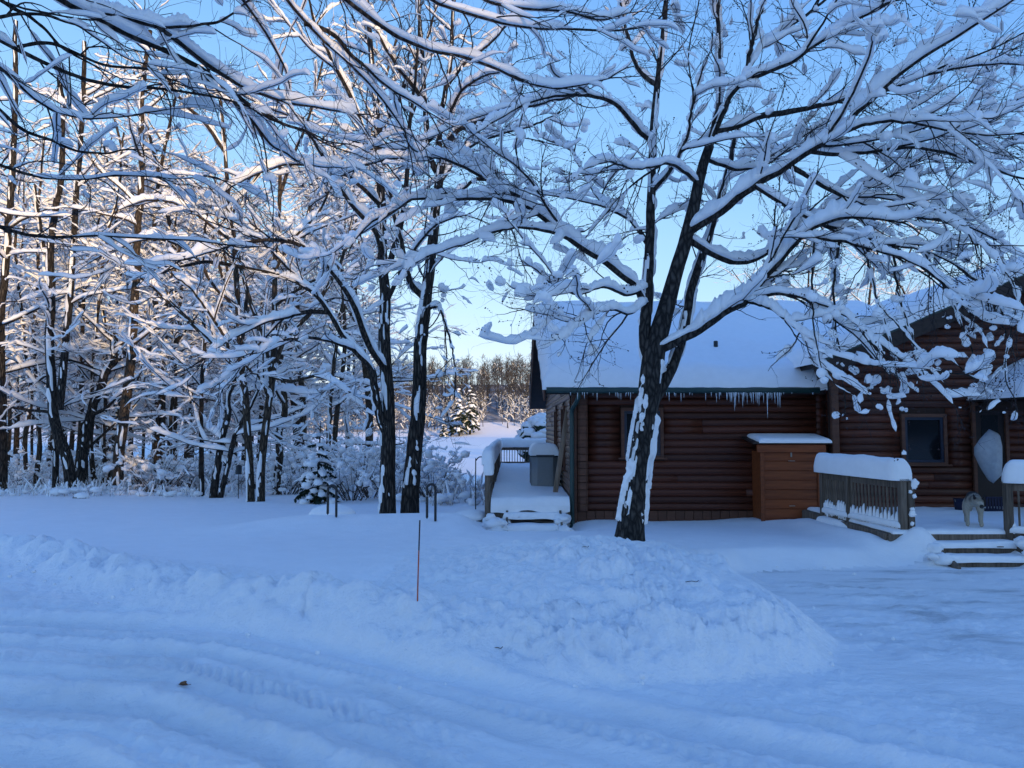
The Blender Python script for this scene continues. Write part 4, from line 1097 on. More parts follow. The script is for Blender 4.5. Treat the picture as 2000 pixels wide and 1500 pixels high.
def trunk_mesh(mb, W, Rr, n, rng, K2=60, ridge=.06, flare=.0, knots=()):
    """trunk with furrowed, uneven outline"""
    Pp, Rq = resample(W[None], Rr[None], K2)
    s = np.concatenate([[0], np.cumsum(np.linalg.norm(np.diff(Pp[0], axis=0), axis=1))])
    T, S, U = frames(Pp)
    a = np.arange(n) * 2 * math.pi / n
    sd = int(rng.integers(1, 9999))
    nz = fbm(a[None] * 3.2 + 0 * s[:, None], s[:, None] * 1.1 + 0 * a[None], sd, 3) - .5
    fine = np.abs(vnoise(a[None] * n * .16 + vnoise(s[:, None] * 5, s[:, None] * 0 + a[None] * 2, sd + 2) * 1.5, s[:, None] * 2.4 + 0 * a[None], sd + 1) - .5)
    blend = np.abs(np.cos(a[None] / 2)) ** 8   # closes the seam
    k = 1 + ridge * 2.2 * nz * (1 - blend) + ridge * 1.3 * (fine - .25) * (1 - blend)
    k = k + flare * np.exp(-s[:, None] / .28) * (1 + .5 * np.sin(a[None] * 4 + 1))
    for (sk, ak, rk, hk) in knots:
        da = np.angle(np.exp(1j * (a[None] - ak))) * Rq[0][:, None]
        k = k + hk * np.exp(-((s[:, None] - sk) ** 2 + da ** 2) / rk ** 2)
    V = Pp[0][:, None] + (Rq[0][:, None] * k)[..., None] * (S[0][:, None] * np.cos(a)[None, :, None] + U[0][:, None] * np.sin(a)[None, :, None])
    mb.add(V, quads_grid(1, K2, n), [list(range((K2 - 1) * n, K2 * n))])
    return (Pp[0], Rq[0] , S[0], U[0], s)
def trunk_snow(mb, fr, rng, n, thr=.62, thick=.05, fx=2.2, fs=1.6, bias=None, seed=1, lo=0, hi=1e9):
    """patches of snow stuck to the bark; bias: preferred direction"""
    Pp, Rq, S, U, s = fr
    a = np.arange(n) * 2 * math.pi / n
    D = S[:, None] * np.cos(a)[None, :, None] + U[:, None] * np.sin(a)[None, :, None]
    f = fbm(np.cos(a)[None] * fx + 10 + 0 * s[:, None], np.sin(a)[None] * fx + s[:, None] * fs, seed, 5, .68)
    if bias is not None:
        f = f + .30 * ((D * np.asarray(bias)).sum(-1) - .6)
    f = f * np.where((s > lo) & (s < hi), 1, 0)[:, None]
    m = sstep(thr, thr + .05, f)
    k = Rq[:, None] * np.where(m > 0, 1.02, .86) + thick * m * (.6 + .8 * fbm(a[None] * 3 + 0 * s[:, None], s[:, None] * 7, seed + 3, 2))
    mb.add(Pp[:, None] + k[..., None] * D, quads_grid(1, len(s), n))
    return mb

TWIGL = dict(n1=5, n2=4, n3=3)
def crown(t, L0, rng, c, wood, twigm, buds=False, name='crown'):
    """side branches, twigs and their snow for the limbs L0 = [(P(K,3), R(K))]; c: settings"""
    K0 = 26
    Pp = np.stack([l[0] for l in L0]); Rr = np.stack([l[1] for l in L0])
    lens = plen(Pp)
    pos, d, r, tt, LL, ix = spawn(Pp, Rr, rng, c['d1'], c.get('t1', .2), 1.0, c.get('a1', (30, 60)), c.get('flat1', .8), upb=c.get('upb', .2))
    l1 = c['l1'] * rng.uniform(.5, 1.25, len(pos)) * (1.15 - .55 * tt)
    r1 = np.minimum(r * .62, c['r1'] * rng.uniform(.7, 1.3, len(pos)) * np.sqrt(l1 / c['l1']))
    P1 = grow(pos, d, l1, 10, rng, c.get('w1', .17), c.get('g1', .05), c.get('tip1', .10)); R1 = taper(r1, 10, .3)
    # limb tips run on into fine branches
    tip = Pp[:, -1]; td = norm(Pp[:, -1] - Pp[:, -3])
    P1b = grow(np.repeat(tip, 2, 0), norm(np.repeat(td, 2, 0) + rng.normal(0, .22, (2 * len(tip), 3))), c.get('tipl', 1.0) * c['l1'] * rng.uniform(.5, .9, 2 * len(tip)), 10, rng, .15, c.get('g1', .05), c.get('tip1', .1))
    R1b = taper(np.minimum(np.repeat(Rr[:, -1], 2) * .85, c['r1']), 10, .3)
    P1 = np.concatenate([P1, P1b]); R1 = np.concatenate([R1, R1b])
    pos, d, r, tt, LL, ix = spawn(P1, R1, rng, c['d2'], .12, 1.0, c.get('a2', (25, 60)), c.get('flat2', .7), upb=c.get('upb2', .15))
    l2 = c['l2'] * rng.uniform(.4, 1.3, len(pos)) * (1.1 - .45 * tt)
    KP = c.get('kp2', 7); P2 = grow(pos, d, l2, KP, rng, c.get('w2', .2), c.get('g2', .04), c.get('tip2', .12)); R2 = taper(np.minimum(r * .7, c['r2']), KP, .45)
    P3 = None
    if c.get('d3'):
        pos, d, r, tt, LL, ix = spawn(P2, R2, rng, c['d3'], .15, 1.0, (25, 60), .8, upb=.1)
        l3 = c['l3'] * rng.uniform(.4, 1.3, len(pos))
        P3 = grow(pos, d, l3, 4, rng, .2, 0.0, .12); R3 = taper(np.minimum(r * .75, c['r3']), 4, .6)
    mb = MB(); tubes(mb, P1, R1, c.get('s1', 5), False)
    tubes(mb, P2, R2, c.get('s2', 4), False)
    if P3 is not None: tubes(mb, P3, R3, 3, False)
    cr = mb.build(name, twigm, t)
    kind(cr, 'stuff')
    sn = MB()
    snow_on(sn, P1, R1, rng, c['h1'], c.get('wf1', .55), c.get('gate1', (.30, .5)), c.get('sn1', 7), c.get('k1', 19), freq=c.get('f1', 3.0), seed=11, jt=.12)
    m = rng.random(len(P2)) < c.get('p2', .7)
    snow_on(sn, P2[m], R2[m], rng, c['h2'], c.get('wf2', .6), c.get('gate2', (.38, .55)), c.get('sn2', 6), c.get('k2', 10), freq=c.get('f2', 5.0), seed=12, jt=.10, ends=.14)
    if P3 is not None and c.get('h3'):
        m = rng.random(len(P3)) < c.get('p3', .3)
        snow_on(sn, P3[m], R3[m], rng, c['h3'], .6, (.3, .5), 5, 6, freq=6.0, seed=13)
    if c.get('clumps'):
        k = rng.integers(0, len(P2), c['clumps']); j = rng.integers(1, KP - 2, c['clumps'])
        sz = c['cs'] * rng.gamma(3, .33, (c['clumps'], 1)).clip(.35, 2.2)
        for _ in range(2):
            blobs(sn, P2[k, j] + [0, 0, .25] * sz + rng.normal(0, .45, (len(k), 3)) * sz, sz * np.stack([rng.uniform(.7, 1.4, c['clumps']), rng.uniform(.7, 1.4, c['clumps']), rng.uniform(.7, 1.1, c['clumps'])], -1), rng, 8, 6, .10)
    s_ = sn.build('snow', M['snow_branch'], cr); kind(s_, 'stuff')
    if buds:
        src = P3 if P3 is not None else P2
        nb = min(len(src), buds)
        k = rng.permutation(len(src))[:nb]
        Cc = []; Rd = []
        for jj in (1, 2, 3):
            f = src[k, jj] + rng.normal(0, .004, (nb, 3)); Cc.append(f); Rd.append(np.full((nb, 3), 1.0) * rng.uniform(.006, .0115, (nb, 1)))
        for q in range(2):
            f = src[k, 3] + rng.normal(0, .013, (nb, 3)); Cc.append(f); Rd.append(np.full((nb, 3), 1.0) * rng.uniform(.005, .0105, (nb, 1)))
        mb = MB(); blobs(mb, np.concatenate(Cc), np.concatenate(Rd), rng, 4, 1, .1); b_ = mb.build('buds', M['bud'], cr); kind(b_, 'stuff')
    return cr
def limb_objs(t, L0, rng, barkm, h, n=9, snow=True, gate=(.18, .34), K2=64, names='limb', wf=.45, hr=1.0, steep=.9, freq=2.0):
    """each limb a part, the snow it carries a sub-part"""
    for (W, Rr) in L0:
        mb = MB(); Pq, Rq = resample(W[None], Rr[None], 40); tubes(mb, Pq, wobble_r(Rq, rng, .035), n, True); o = mb.build(names, barkm, t)
        if snow:
            hh = h * float(np.clip((Rr.mean() / .045) ** hr, .5, 1.35))
            mb = MB(); snow_on(mb, W[None], Rr[None], rng, hh, wf, gate, 9 if K2 > 60 else 7, K2, freq=freq, steep=steep, seed=int(rng.integers(1, 999))); mb.build('snow', M['snow_branch'], o)

# ------------------------------------------------------------------ the maple before the cabin
rg = np.random.default_rng(21)
DM = 9.5
b0 = P(1230, 1062, DM); b0[2] = gz(b0[0], b0[1]) - .05
maple = thing('maple_tree', 'large snow laden maple with budding twigs standing before the cabin', 'tree', b0)
tr = [(1229, 1075), (1231, 1040), (1243, 940), (1256, 850), (1268, 770), (1277, 690), (1297, 616), (1318, 539), (1345, 448), (1370, 335), (1386, 285)]
W, Rr = limb(tr, DM, DM + .2, 1, 1, 40, rg, .2)
ys = np.array([(1 + 0) for _ in range(40)])
rp = np.interp(np.linspace(0, 1, 40), [0, .06, .2, .38, .46, .56, .66, .78, .9, 1], [29, 25, 20.5, 22.5, 21.5, 17, 14, 13, 10.5, 9])
Rr = rp * W[:, 1] / FPX
mb = MB(); fr = trunk_mesh(mb, W, Rr, 40, rg, 150, .05, .12, [(1.28, 4.4, .05, .18)]); trk = mb.build('trunk', M['bark'], maple)
mb = MB()
trunk_snow(mb, fr, rg, 40, .585, .045, 1.8, 1.9, (.95, .1, 0), 3, .35, 2.5); trunk_snow(mb, fr, rg, 40, .605, .04, 1.8, 1.9, (-.98, -.05, 0), 9, .35, 2.3)
mb.build('snow', M['snow_branch'], trk)
F0 = DM + .1
ML = []; stems = []; POOL = [(W, Rr)]
def ml(pts, y1, r0, r1, y0=F0, bow=0.0):
    pts, ya = snap(pts, y0, POOL); l = limb(pts, ya, ya + (y1 - y0), r0, r1, 26, rg, .7, bow); ML.append(l); POOL.append(l)
def st(pts, y0, y1, r0, r1):
    pts, ya = snap(pts, y0, POOL); l = limb(pts, ya, ya + (y1 - y0), r0, r1, 26, rg, .6); stems.append(l); POOL.append(l)
st([(1270, 712), (1258, 665), (1264, 590), (1268, 520), (1271, 420), (1275, 280), (1284, 160), (1296, 60), (1306, -60)], F0, F0 + .7, 13, 4)
st([(1288, 815), (1300, 740), (1324, 690), (1343, 608), (1352, 556), (1372, 500), (1394, 430), (1420, 340), (1440, 250)], F0, F0 + .9, 13, 4)
st([(1386, 285), (1400, 230), (1408, 170), (1404, 100), (1402, 20), (1400, -60)], F0 + .2, F0 + .1, 8, 3)
# right side
ml([(1384, 290), (1410, 225), (1440, 168), (1475, 150), (1545, 122), (1597, 84), (1650, 52), (1737, 3), (1800, -40)], F0 - .9, 7, 2.2, F0 + .2)
ml([(1440, 168), (1470, 120), (1496, 84), (1552, 45), (1611, 0), (1650, -40)], F0 + .9, 5, 2, F0)
ml([(1455, 140), (1468, 91), (1482, 35), (1496, -10), (1506, -60)], F0 + .3, 5, 2, F0 + .2)
ml([(1352, 451), (1405, 413), (1457, 371), (1524, 332), (1580, 294), (1650, 259), (1664, 226), (1700, 195), (1741, 157), (1790, 119), (1846, 84), (1902, 49), (1965, 7), (2030, -40)], F0 - 1.6, 11, 2.2)
ml([(1650, 259), (1700, 240), (1760, 236), (1830, 250), (1900, 262), (1985, 262)], F0 - 2.0, 5, 2, F0 - .9)
ml([(1585, 296), (1640, 301), (1700, 296), (1790, 288), (1860, 301), (1947, 332), (2010, 352)], F0 - .2, 6, 2, F0 - .5)
ml([(1405, 262), (1440, 246), (1475, 231), (1545, 217), (1615, 203), (1650, 192), (1720, 180), (1800, 150), (1900, 128), (2000, 125)], F0 + .9, 7, 2)
ml([(1340, 470), (1400, 500), (1450, 512), (1500, 490), (1560, 440), (1640, 410), (1700, 392), (1770, 330), (1830, 300)], F0 + 1.3, 8, 2)
ml([(1290, 690), (1320, 665), (1370, 640), (1420, 605), (1455, 588), (1490, 545), (1530, 500), (1565, 462), (1620, 430), (1690, 425), (1760, 435)], F0 - 1.0, 13, 2.5)
ml([(1462, 578), (1530, 572), (1600, 590), (1660, 622), (1700, 660), (1725, 690)], F0 - 1.6, 6, 1.5, F0 - .5)
ml([(1455, 588), (1500, 600), (1550, 635), (1590, 680), (1610, 730)], F0 - 1.4, 5, 1.5, F0 - .4)
ml([(1565, 462), (1640, 470), (1720, 490), (1800, 520), (1870, 575), (1895, 615)], F0 - 1.8, 5.5, 1.5, F0 - .7)
ml([(1500, 400), (1570, 420), (1650, 450), (1740, 475), (1830, 500), (1900, 540), (1950, 600)], F0 - 1.2, 6, 1.5)
ml([(1640, 300), (1720, 350), (1800, 400), (1870, 440), (1940, 500), (1985, 570), (1990, 640)], F0 - 2.2, 5, 1.5, F0 - .8)
ml([(1560, 350), (1640, 380), (1720, 410), (1800, 425), (1900, 445), (2000, 500)], F0 + .6, 5.5, 1.5)
# left side
ml([(1268, 600), (1245, 560), (1218, 540), (1192, 518), (1130, 478), (1080, 440), (1050, 418), (1017, 399), (965, 388), (877, 387), (807, 388), (772, 410), (723, 434), (690, 470)], F0 - .6, 9, 2.2)
ml([(1120, 468), (1077, 452), (1028, 444), (982, 448), (930, 465), (877, 486), (839, 497), (800, 520)], F0 - 1.0, 5, 1.8, F0 - .2)
ml([(1050, 418), (1017, 385), (982, 367), (940, 346), (874, 311), (825, 308), (755, 311), (692, 332), (650, 350)], F0 - 1.3, 5.5, 1.8, F0 - .3)
ml([(1276, 282), (1241, 248), (1210, 210), (1168, 189), (1105, 185), (1035, 199), (982, 227), (930, 260)], F0 - 1.2, 6, 1.8)
ml([(1274, 172), (1245, 133), (1227, 70), (1210, 10), (1200, -50)], F0 + .2, 5, 2)
ml([(1266, 560), (1225, 575), (1180, 560), (1130, 575), (1085, 560), (1040, 520)], F0 - 1.3, 5, 1.4)
ml([(1264, 590), (1230, 612), (1185, 605), (1140, 625), (1105, 655)], F0 - 1.6, 4, 1.3)
ml([(1270, 480), (1230, 430), (1180, 400), (1140, 340), (1110, 290), (1060, 270)], F0 + .9, 5.5, 1.6)
ml([(1272, 380), (1310, 330), (1340, 270), (1355, 200), (1370, 140)], F0 - .7, 4.5, 1.6)
ml([(1362, 360), (1330, 330), (1300, 320), (1240, 330), (1190, 315), (1140, 330)], F0 - 1.0, 4.5, 1.6)
ml([(1380, 310), (1440, 330), (1500, 320), (1560, 270), (1610, 255)], F0 + 1.2, 5, 1.6)
# thin boughs hanging down before the right gable
NL = len(ML)
for pts, dy in (([(1740, 480), (1752, 560), (1775, 640), (1795, 700), (1806, 740)], -.5), ([(1690, 470), (1702, 540), (1725, 620), (1748, 700), (1756, 780)], -.8), ([(1640, 480), (1628, 560), (1632, 640), (1645, 720), (1650, 800)], -.5),
                ([(1800, 480), (1840, 550), (1872, 620), (1900, 690), (1925, 760)], -.7), ([(1880, 500), (1925, 570), (1960, 640), (1985, 700)], -.6),
                ([(1590, 480), (1585, 560), (1590, 640), (1605, 720)], -.7), ([(1700, 600), (1760, 640), (1810, 700), (1850, 700), (1900, 740)], -.6)):
    ml(pts, F0 + dy, 3.2, 1.1)
HANG = ML[NL:]; del ML[NL:]
# smaller boughs off the limbs
A_ = np.stack([l[0] for l in ML]); B_ = np.stack([l[1] for l in ML])
pos, d, r, tt, LL, ix = spawn(A_, B_, rg, .85, .2, .94, (22, 48), .6, 1, .12)
G = grow(pos, d, rg.uniform(.9, 2.1, len(pos)) * (1.1 - .4 * tt), 26, rg, .055, .012, .012)
BO = [(G[k], np.linspace(min(r[k] * .7, .022), .007, 26)) for k in range(len(pos))]
for (W, Rr) in stems:
    mb = MB(); trs = trunk_mesh(mb, W, Rr, 16, rg, 70, .04); o = mb.build('stem', M['bark'], maple)
    mb = MB(); snow_on(mb, W[None], Rr[None], rg, .10, .35, (.3, .5), 9, 60, steep=.995, freq=2); trunk_snow(mb, trs, rg, 16, .62, .03, 1.5, 1.5, None, 17); mb.build('snow', M['snow_branch'], o)
limb_objs(maple, ML, rg, M['bark'], .185, 10, True, (.14, .30), 90, wf=.42, steep=.97)
limb_objs(maple, HANG, rg, M['bark'], .085, 6, True, (.52, .62), 60, wf=.5, steep=.999, names='bough', freq=4.5)
limb_objs(maple, BO, rg, M['bark'], .15, 6, True, (.24, .40), 40, wf=.45, steep=.97, names='bough', freq=2.6)
cfgM = dict(tipl=.45, d1=3.3, l1=1.05, r1=.0115, d2=7.4, l2=.52, r2=.0066, d3=3.8, l3=.21, r3=.0048, h1=.095, h2=.055, p2=.15, gate1=(.50, .60), gate2=(.54, .64), h3=.0, wf1=.50, wf2=.55,
            clumps=230, cs=.027, s1=4, s2=3, sn1=7, sn2=6, k2=10, flat1=.9, g1=.07, tip1=.11, g2=.05, tip2=.10, w1=.15, upb=.1, k1=24, f1=3.8, f2=6)
crown(maple, HANG, rg, dict(cfgM, tipl=.3, d1=2.4, l1=.5, d2=5, l2=.3, d3=4, g1=.10, clumps=70, cs=.026, p2=.10, t1=.1, h1=.045, h2=.03, r1=.008, r2=.0055, gate1=(.54, .64)), M['bark'], M['twig'], buds=500, name='crown')
crown(maple, ML + BO + [(w, r) for w, r in stems], rg, cfgM, M['bark'], M['twig'], buds=1200)

# ------------------------------------------------------------------ tree left of the camera whose limbs hang over the drive
rg = np.random.default_rng(33)
ot = thing('bare_tree', 'tree whose dark limbs reach into the top of the picture from the left', 'tree', (-4.6, .6, gz(-4.6, .6) - .05))
W = crspline([(-4.6, .6, -.15), (-4.5, .7, 1.4), (-4.35, .9, 3.0), (-4.1, 1.1, 4.6), (-3.9, 1.4, 6.4), (-3.8, 1.6, 8.5)], 40); Rr = np.linspace(.24, .09, 40)
mb = MB(); trunk_mesh(mb, W, Rr, 24, rg, 60, .06, .2); mb.build('trunk', M['bark_deep'], ot)
OL = []
def ol(pts, y0, y1, r0, r1, root=None, bow=0.0):
    if root is None: pts, ya = snap(pts, y0, OL, 60); y1 += ya - y0; y0 = ya
    W, Rr = limb(pts, y0, y1, r0, r1, 26, rg, .5, bow)
    if root is not None:
        A = np.array(root, float)
        ext = crspline([A, A * .45 + W[0] * .55 + [0, 0, .12], W[0], W[3]], 12)[:9]
        Wf = np.concatenate([ext, W[1:]]); W2 = crspline(Wf[::2], 34)
        r_all = np.interp(np.linspace(0, 1, 34), [0, .35, 1], [Rr[0] * 1.5, Rr[0], Rr[-1]])
        OL.append((W2, r_all)); return
    W2 = crspline(W[::2], 34); OL.append((W2, np.linspace(Rr[0], Rr[-1], 34)))
ol([(60, -40), (105, -7), (157, 17), (210, 45), (252, 70), (315, 95), (360, 115), (406, 140), (434, 161), (472, 196), (507, 224), (546, 241), (620, 262)], 4.6, 5.6, 13, 2.5, (-4.1, 1.1, 4.5))
ol([(190, 10), (262, 38), (308, 52), (357, 49), (420, 42), (470, 20)], 4.7, 5.0, 6, 2)
ol([(308, 52), (350, 80), (385, 112), (437, 147), (490, 175), (560, 200), (640, 214), (720, 226)], 4.8, 6.0, 6, 1.8)
ol([(-60, 50), (0, 80), (70, 115), (115, 133), (168, 157), (228, 171), (315, 171), (385, 185), (430, 190), (500, 215)], 4.4, 5.4, 7, 2, (-4.15, 1.1, 4.0))
ol([(-70, 80), (0, 130), (35, 157), (56, 189), (84, 206), (140, 231), (210, 231), (280, 222)], 4.2, 5.2, 6, 2, (-4.2, 1.05, 3.7))
ol([(40, 96), (88, 80), (122, 91), (175, 115), (228, 130), (298, 140), (360, 165)], 4.6, 5.6, 4, 1.6)
ol([(-60, 420), (0, 444), (35, 458), (88, 469), (175, 458), (280, 465), (385, 469), (460, 480)], 5.5, 6.4, 6, 1.8, (-4.3, .95, 3.0))
ol([(-50, 300), (20, 330), (90, 350), (160, 352), (250, 338), (330, 352), (420, 345)], 5.2, 6.2, 5, 1.6, (-4.25, 1.0, 3.3))
ol([(440, -60), (472, 0), (500, 35), (532, 80), (560, 133)], 5.2, 5.8, 6, 2, (-4.0, 1.2, 5.2))
ol([(520, -60), (560, 0), (595, 45), (640, 87), (700, 140), (760, 210), (800, 270)], 5.6, 6.6, 6, 1.8, (-3.95, 1.3, 5.6))
ol([(600, 40), (650, 66), (685, 108), (730, 147), (765, 175), (807, 200), (846, 224)], 6.0, 6.6, 5, 1.8)
ol([(620, -50), (671, -3), (720, 28), (765, 63), (800, 91), (842, 98), (888, 101), (930, 119), (982, 136), (1035, 165), (1087, 175), (1157, 161), (1210, 147)], 5.8, 7.2, 8, 1.8, (-3.9, 1.4, 6.0))
ol([(780, -40), (835, 0), (895, 21), (965, 42), (1035, 56), (1122, 56), (1210, 63), (1290, 45)], 6.0, 7.2, 6, 1.6, (-3.9, 1.4, 6.3))
ol([(900, -40), (948, 0), (1000, 14), (1105, 21), (1175, 38), (1240, 20)], 6.4, 7.2, 4, 1.5)
ol([(470, 194), (500, 245), (540, 290), (600, 320), (680, 330)], 5.3, 6.2, 3.5, 1.5)
ol([(-60, 180), (0, 215), (40, 250), (110, 280), (180, 300), (270, 290)], 4.6, 5.6, 4.5, 1.5)
ol([(-60, -30), (20, 10), (80, 50), (130, 100), (190, 130)], 4.4, 5.0, 5, 1.8)
ol([(-50, 20), (30, 30), (95, 28), (170, 60), (240, 110), (300, 130)], 5.2, 5.8, 4, 1.5)
K0_ = 26
OLr = [(resample(w[None], r[None], 26)[0][0], resample(w[None], r[None], 26)[1][0]) for w, r in OL]
BARE = {3, 4, 5, 6, 7, 15, 16, 17}
limb_objs(ot, [l for k, l in enumerate(OLr) if k not in BARE], rg, M['bark_deep'], .150, 10, True, (.30, .44), 84, wf=.42, steep=.96, freq=2.4)
limb_objs(ot, [l for k, l in enumerate(OLr) if k in BARE], rg, M['bark_deep'], .07, 10, True, (.52, .64), 84, wf=.42, steep=.96, freq=2.8)
cfgO = dict(d1=4.2, l1=.95, r1=.0075, d2=6.5, l2=.42, r2=.0042, d3=4.0, l3=.18, r3=.0031, h1=.05, h2=.03, p2=.16, wf1=.42, wf2=.32, s1=4, s2=3, gate1=(.56, .7), gate2=(.56, .7),
            clumps=20, cs=.035, flat1=.7, g1=.07, tip1=.03, tip2=.03, w1=.17, w2=.22, upb=-.15, upb2=-.1, k1=22, t1=.12)
crown(ot, OLr, rg, cfgO, M['bark_deep'], M['twig'])

# ------------------------------------------------------------------ traced yard trees
def traced(name, label, cat, trunks, limbs, Y, seed, cfg, h, barkm, twigm, root_px, group=None, ridge=.06, tn=26, K2=110, ts=.66, bias=(-.3, -.9, 0), gate=(.16, .32)):
    rg = np.random.default_rng(seed)
    b0 = P(root_px[0], root_px[1], Y); b0[2] = gz(b0[0], b0[1]) - .05
    t = thing(name, label, cat, b0, group)
    L0 = []; FULL = []
    for (pts, y0, y1, r0, r1) in trunks:
        if FULL and pts[0][1] < 900: pts, ya = snap(pts, y0, FULL); y1 += ya - y0; y0 = ya
        W, Rr = limb(pts, y0, y1, r0, r1, 40, rg, .6)
        if pts[0][1] > 900: W[0, 2] = min(W[0, 2], gz(W[0, 0], W[0, 1]) - .12)
        FULL.append((W, Rr))
        mb = MB(); fr = trunk_mesh(mb, W, Rr, tn, rg, K2, ridge, .10 if pts[0][1] > 900 else 0); o = mb.build('trunk' if pts[0][1] > 900 else 'stem', barkm, t)
        mb = MB(); snow_on(mb, W[None], Rr[None], rg, .12 * Y / 15, .4, (.30, .5), 9, 70, steep=.93, freq=1.6); trunk_snow(mb, fr, rg, tn, ts, .035, 1.8, 1.5, bias, seed + 5); mb.build('snow', M['snow_branch'], o)
        Wr, Rq = resample(W[None], Rr[None], 26); 
        k = 9; Wc, Rc = resample(Wr[:, k:], Rq[:, k:], 26); L0.append((Wc[0], Rc[0]))
    LL = []
    for (pts, y0, y1, r0, r1) in limbs:
        pts, ya = snap(pts, y0, FULL + LL); LL.append(limb(pts, ya, ya + y1 - y0, r0, r1, 26, rg, .8))
    A_ = np.stack([l[0] for l in LL]); B_ = np.stack([l[1] for l in LL])
    pos, d, r, tt, _, ix = spawn(A_, B_, rg, .42, .2, .92, (22, 50), .5, 1, .1)
    G = grow(pos, d, Y / 15 * rg.uniform(1.0, 2.4, len(pos)) * (1.1 - .4 * tt), 26, rg, .055, .008, .012)
    BO = [(G[k], np.linspace(min(r[k] * .7, .03), .010, 26)) for k in range(len(pos))]
    limb_objs(t, BO, rg, barkm, h * .8, 5, True, (.2, .36), 40, wf=.42, steep=.97, names='bough', freq=2.2)
    limb_objs(t, LL, rg, barkm, h, 8, True, gate, 70, wf=.42, steep=.97, freq=1.8)
    crown(t, L0 + LL + BO, rg, cfg, barkm, twigm)
    return t
cfgA = dict(d1=2.4, l1=1.35, r1=.016, d2=5.6, l2=.66, r2=.009, d3=2.2, l3=.32, r3=.006, h1=.09, h2=.06, p2=.26, gate1=(.42, .54), gate2=(.48, .58), h3=.0, wf1=.48, wf2=.45,
            flat1=.85, g1=.03, tip1=.06, w1=.2, w2=.24, clumps=24, cs=.045, k1=15, sn1=6, s1=4, s2=3, sn2=5, k2=7, f1=3.4, f2=5)
YA = 15.0
traced('yard_tree', 'dark forked tree on the left of the close pair by the hoops', 'tree',
       [([(756, 1006), (757, 930), (758, 850), (757, 760), (752, 700), (751, 640), (752, 573), (747, 500), (745, 400), (740, 300), (735, 200), (725, 100), (715, -20)], YA, YA + .6, 16.5, 4),
        ([(750, 860), (743, 819), (732, 764), (726, 720), (692, 683), (665, 647), (640, 603), (612, 571), (571, 547), (533, 536), (485, 525), (413, 512), (350, 520)], YA, YA - 2.0, 9, 3.0)],
       [([(748, 725), (730, 690), (715, 661), (696, 608), (680, 573), (656, 541), (621, 499), (581, 477), (541, 468), (493, 471), (453, 477), (413, 491), (360, 505)], YA, YA - 2.6, 8, 2.2),
        ([(644, 606), (603, 609), (560, 619), (520, 629), (480, 648), (440, 669), (400, 700)], YA - 1.1, YA - 2.2, 5, 2),
        ([(747, 510), (739, 461), (720, 435), (688, 400), (650, 345), (610, 270), (570, 230), (520, 210)], YA, YA - 1.8, 7, 2),
        ([(741, 330), (715, 270), (690, 200), (650, 120), (620, 60), (600, -20)], YA + .2, YA - .8, 6, 2),
        ([(748, 540), (775, 470), (790, 400), (796, 330), (800, 240), (812, 150), (820, 40)], YA, YA - .5, 7, 2.2),
        ([(752, 600), (770, 560), (800, 500), (840, 450), (870, 430), (910, 420)], YA, YA - 1.5, 5, 1.6),
        ([(738, 260), (770, 210), (800, 150), (830, 90), (850, 20)], YA + .2, YA + .9, 5, 2),
        ([(692, 683), (650, 668), (600, 660), (545, 668), (500, 690)], YA - .8, YA - 2.6, 4.5, 1.6),
        ([(743, 400), (690, 350), (640, 330), (560, 320), (490, 345), (430, 380)], YA, YA - 1.6, 6, 1.8),
        ([(612, 571), (560, 520), (520, 480), (470, 440), (420, 420)], YA - 1.4, YA - 1.8, 5, 1.8)],
       YA, 41, cfgA, .20, M['bark_deep'], M['twig'], (756, 1003), ts=.655)
YA2 = 15.2
traced('yard_tree', 'dark knobbly tree on the right of the close pair by the hoops', 'tree',
       [([(800, 1004), (803, 950), (809, 885), (816, 810), (820, 738), (820, 683), (827, 628), (835, 555), (842, 500), (850, 420), (858, 350), (866, 300)], YA2, YA2 + .3, 18, 8),
        ([(858, 350), (836, 300), (832, 240), (828, 170), (824, 90), (818, 0)], YA2 + .3, YA2 + .8, 7, 3),
        ([(862, 330), (858, 260), (868, 190), (880, 120), (884, 40), (890, -40)], YA2 + .3, YA2, 7, 3)],
       [([(866, 300), (880, 270), (900, 250), (947, 232), (1000, 215), (1066, 200), (1110, 190)], YA2 + .3, YA2 - .8, 7, 2),
        ([(862, 355), (895, 304), (930, 278), (975, 262), (1030, 248), (1066, 234)], YA2 + .3, YA2 + 1.2, 6, 1.8),
        ([(816, 588), (805, 558), (794, 522), (784, 470), (770, 420), (760, 370), (740, 330)], YA2, YA2 - .9, 7, 2),
        ([(855, 400), (890, 380), (930, 350), (960, 350), (990, 370), (1010, 420)], YA2 + .2, YA2 - 1.0, 4.5, 1.6),
        ([(829, 200), (800, 160), (770, 120), (740, 70), (720, 10)], YA2 + .5, YA2 - .3, 5, 2),
        ([(872, 170), (910, 120), (950, 90), (1000, 40), (1040, 0)], YA2 + .2, YA2 + .4, 5, 2),
        ([(836, 280), (870, 240), (900, 180), (940, 150), (980, 140)], YA2 + .4, YA2 - 1.1, 5, 1.8),
        ([(830, 610), (855, 600), (872, 640), (885, 690), (890, 740)], YA2, YA2 - .6, 3, 1.2)],
       YA2, 42, dict(cfgA, d1=1.9), .18, M['bark_deep'], M['twig'], (800, 1002), ridge=.10, ts=.69)
YB_ = 20.0
cfgB = dict(cfgA, d1=1.5, l1=1.6, r1=.019, d2=3.2, l2=.8, r2=.009, d3=1.8, l3=.36, r3=.007, h1=.085, h2=.06, clumps=16, cs=.05, s1=4, sn1=6, k1=16, k2=8)
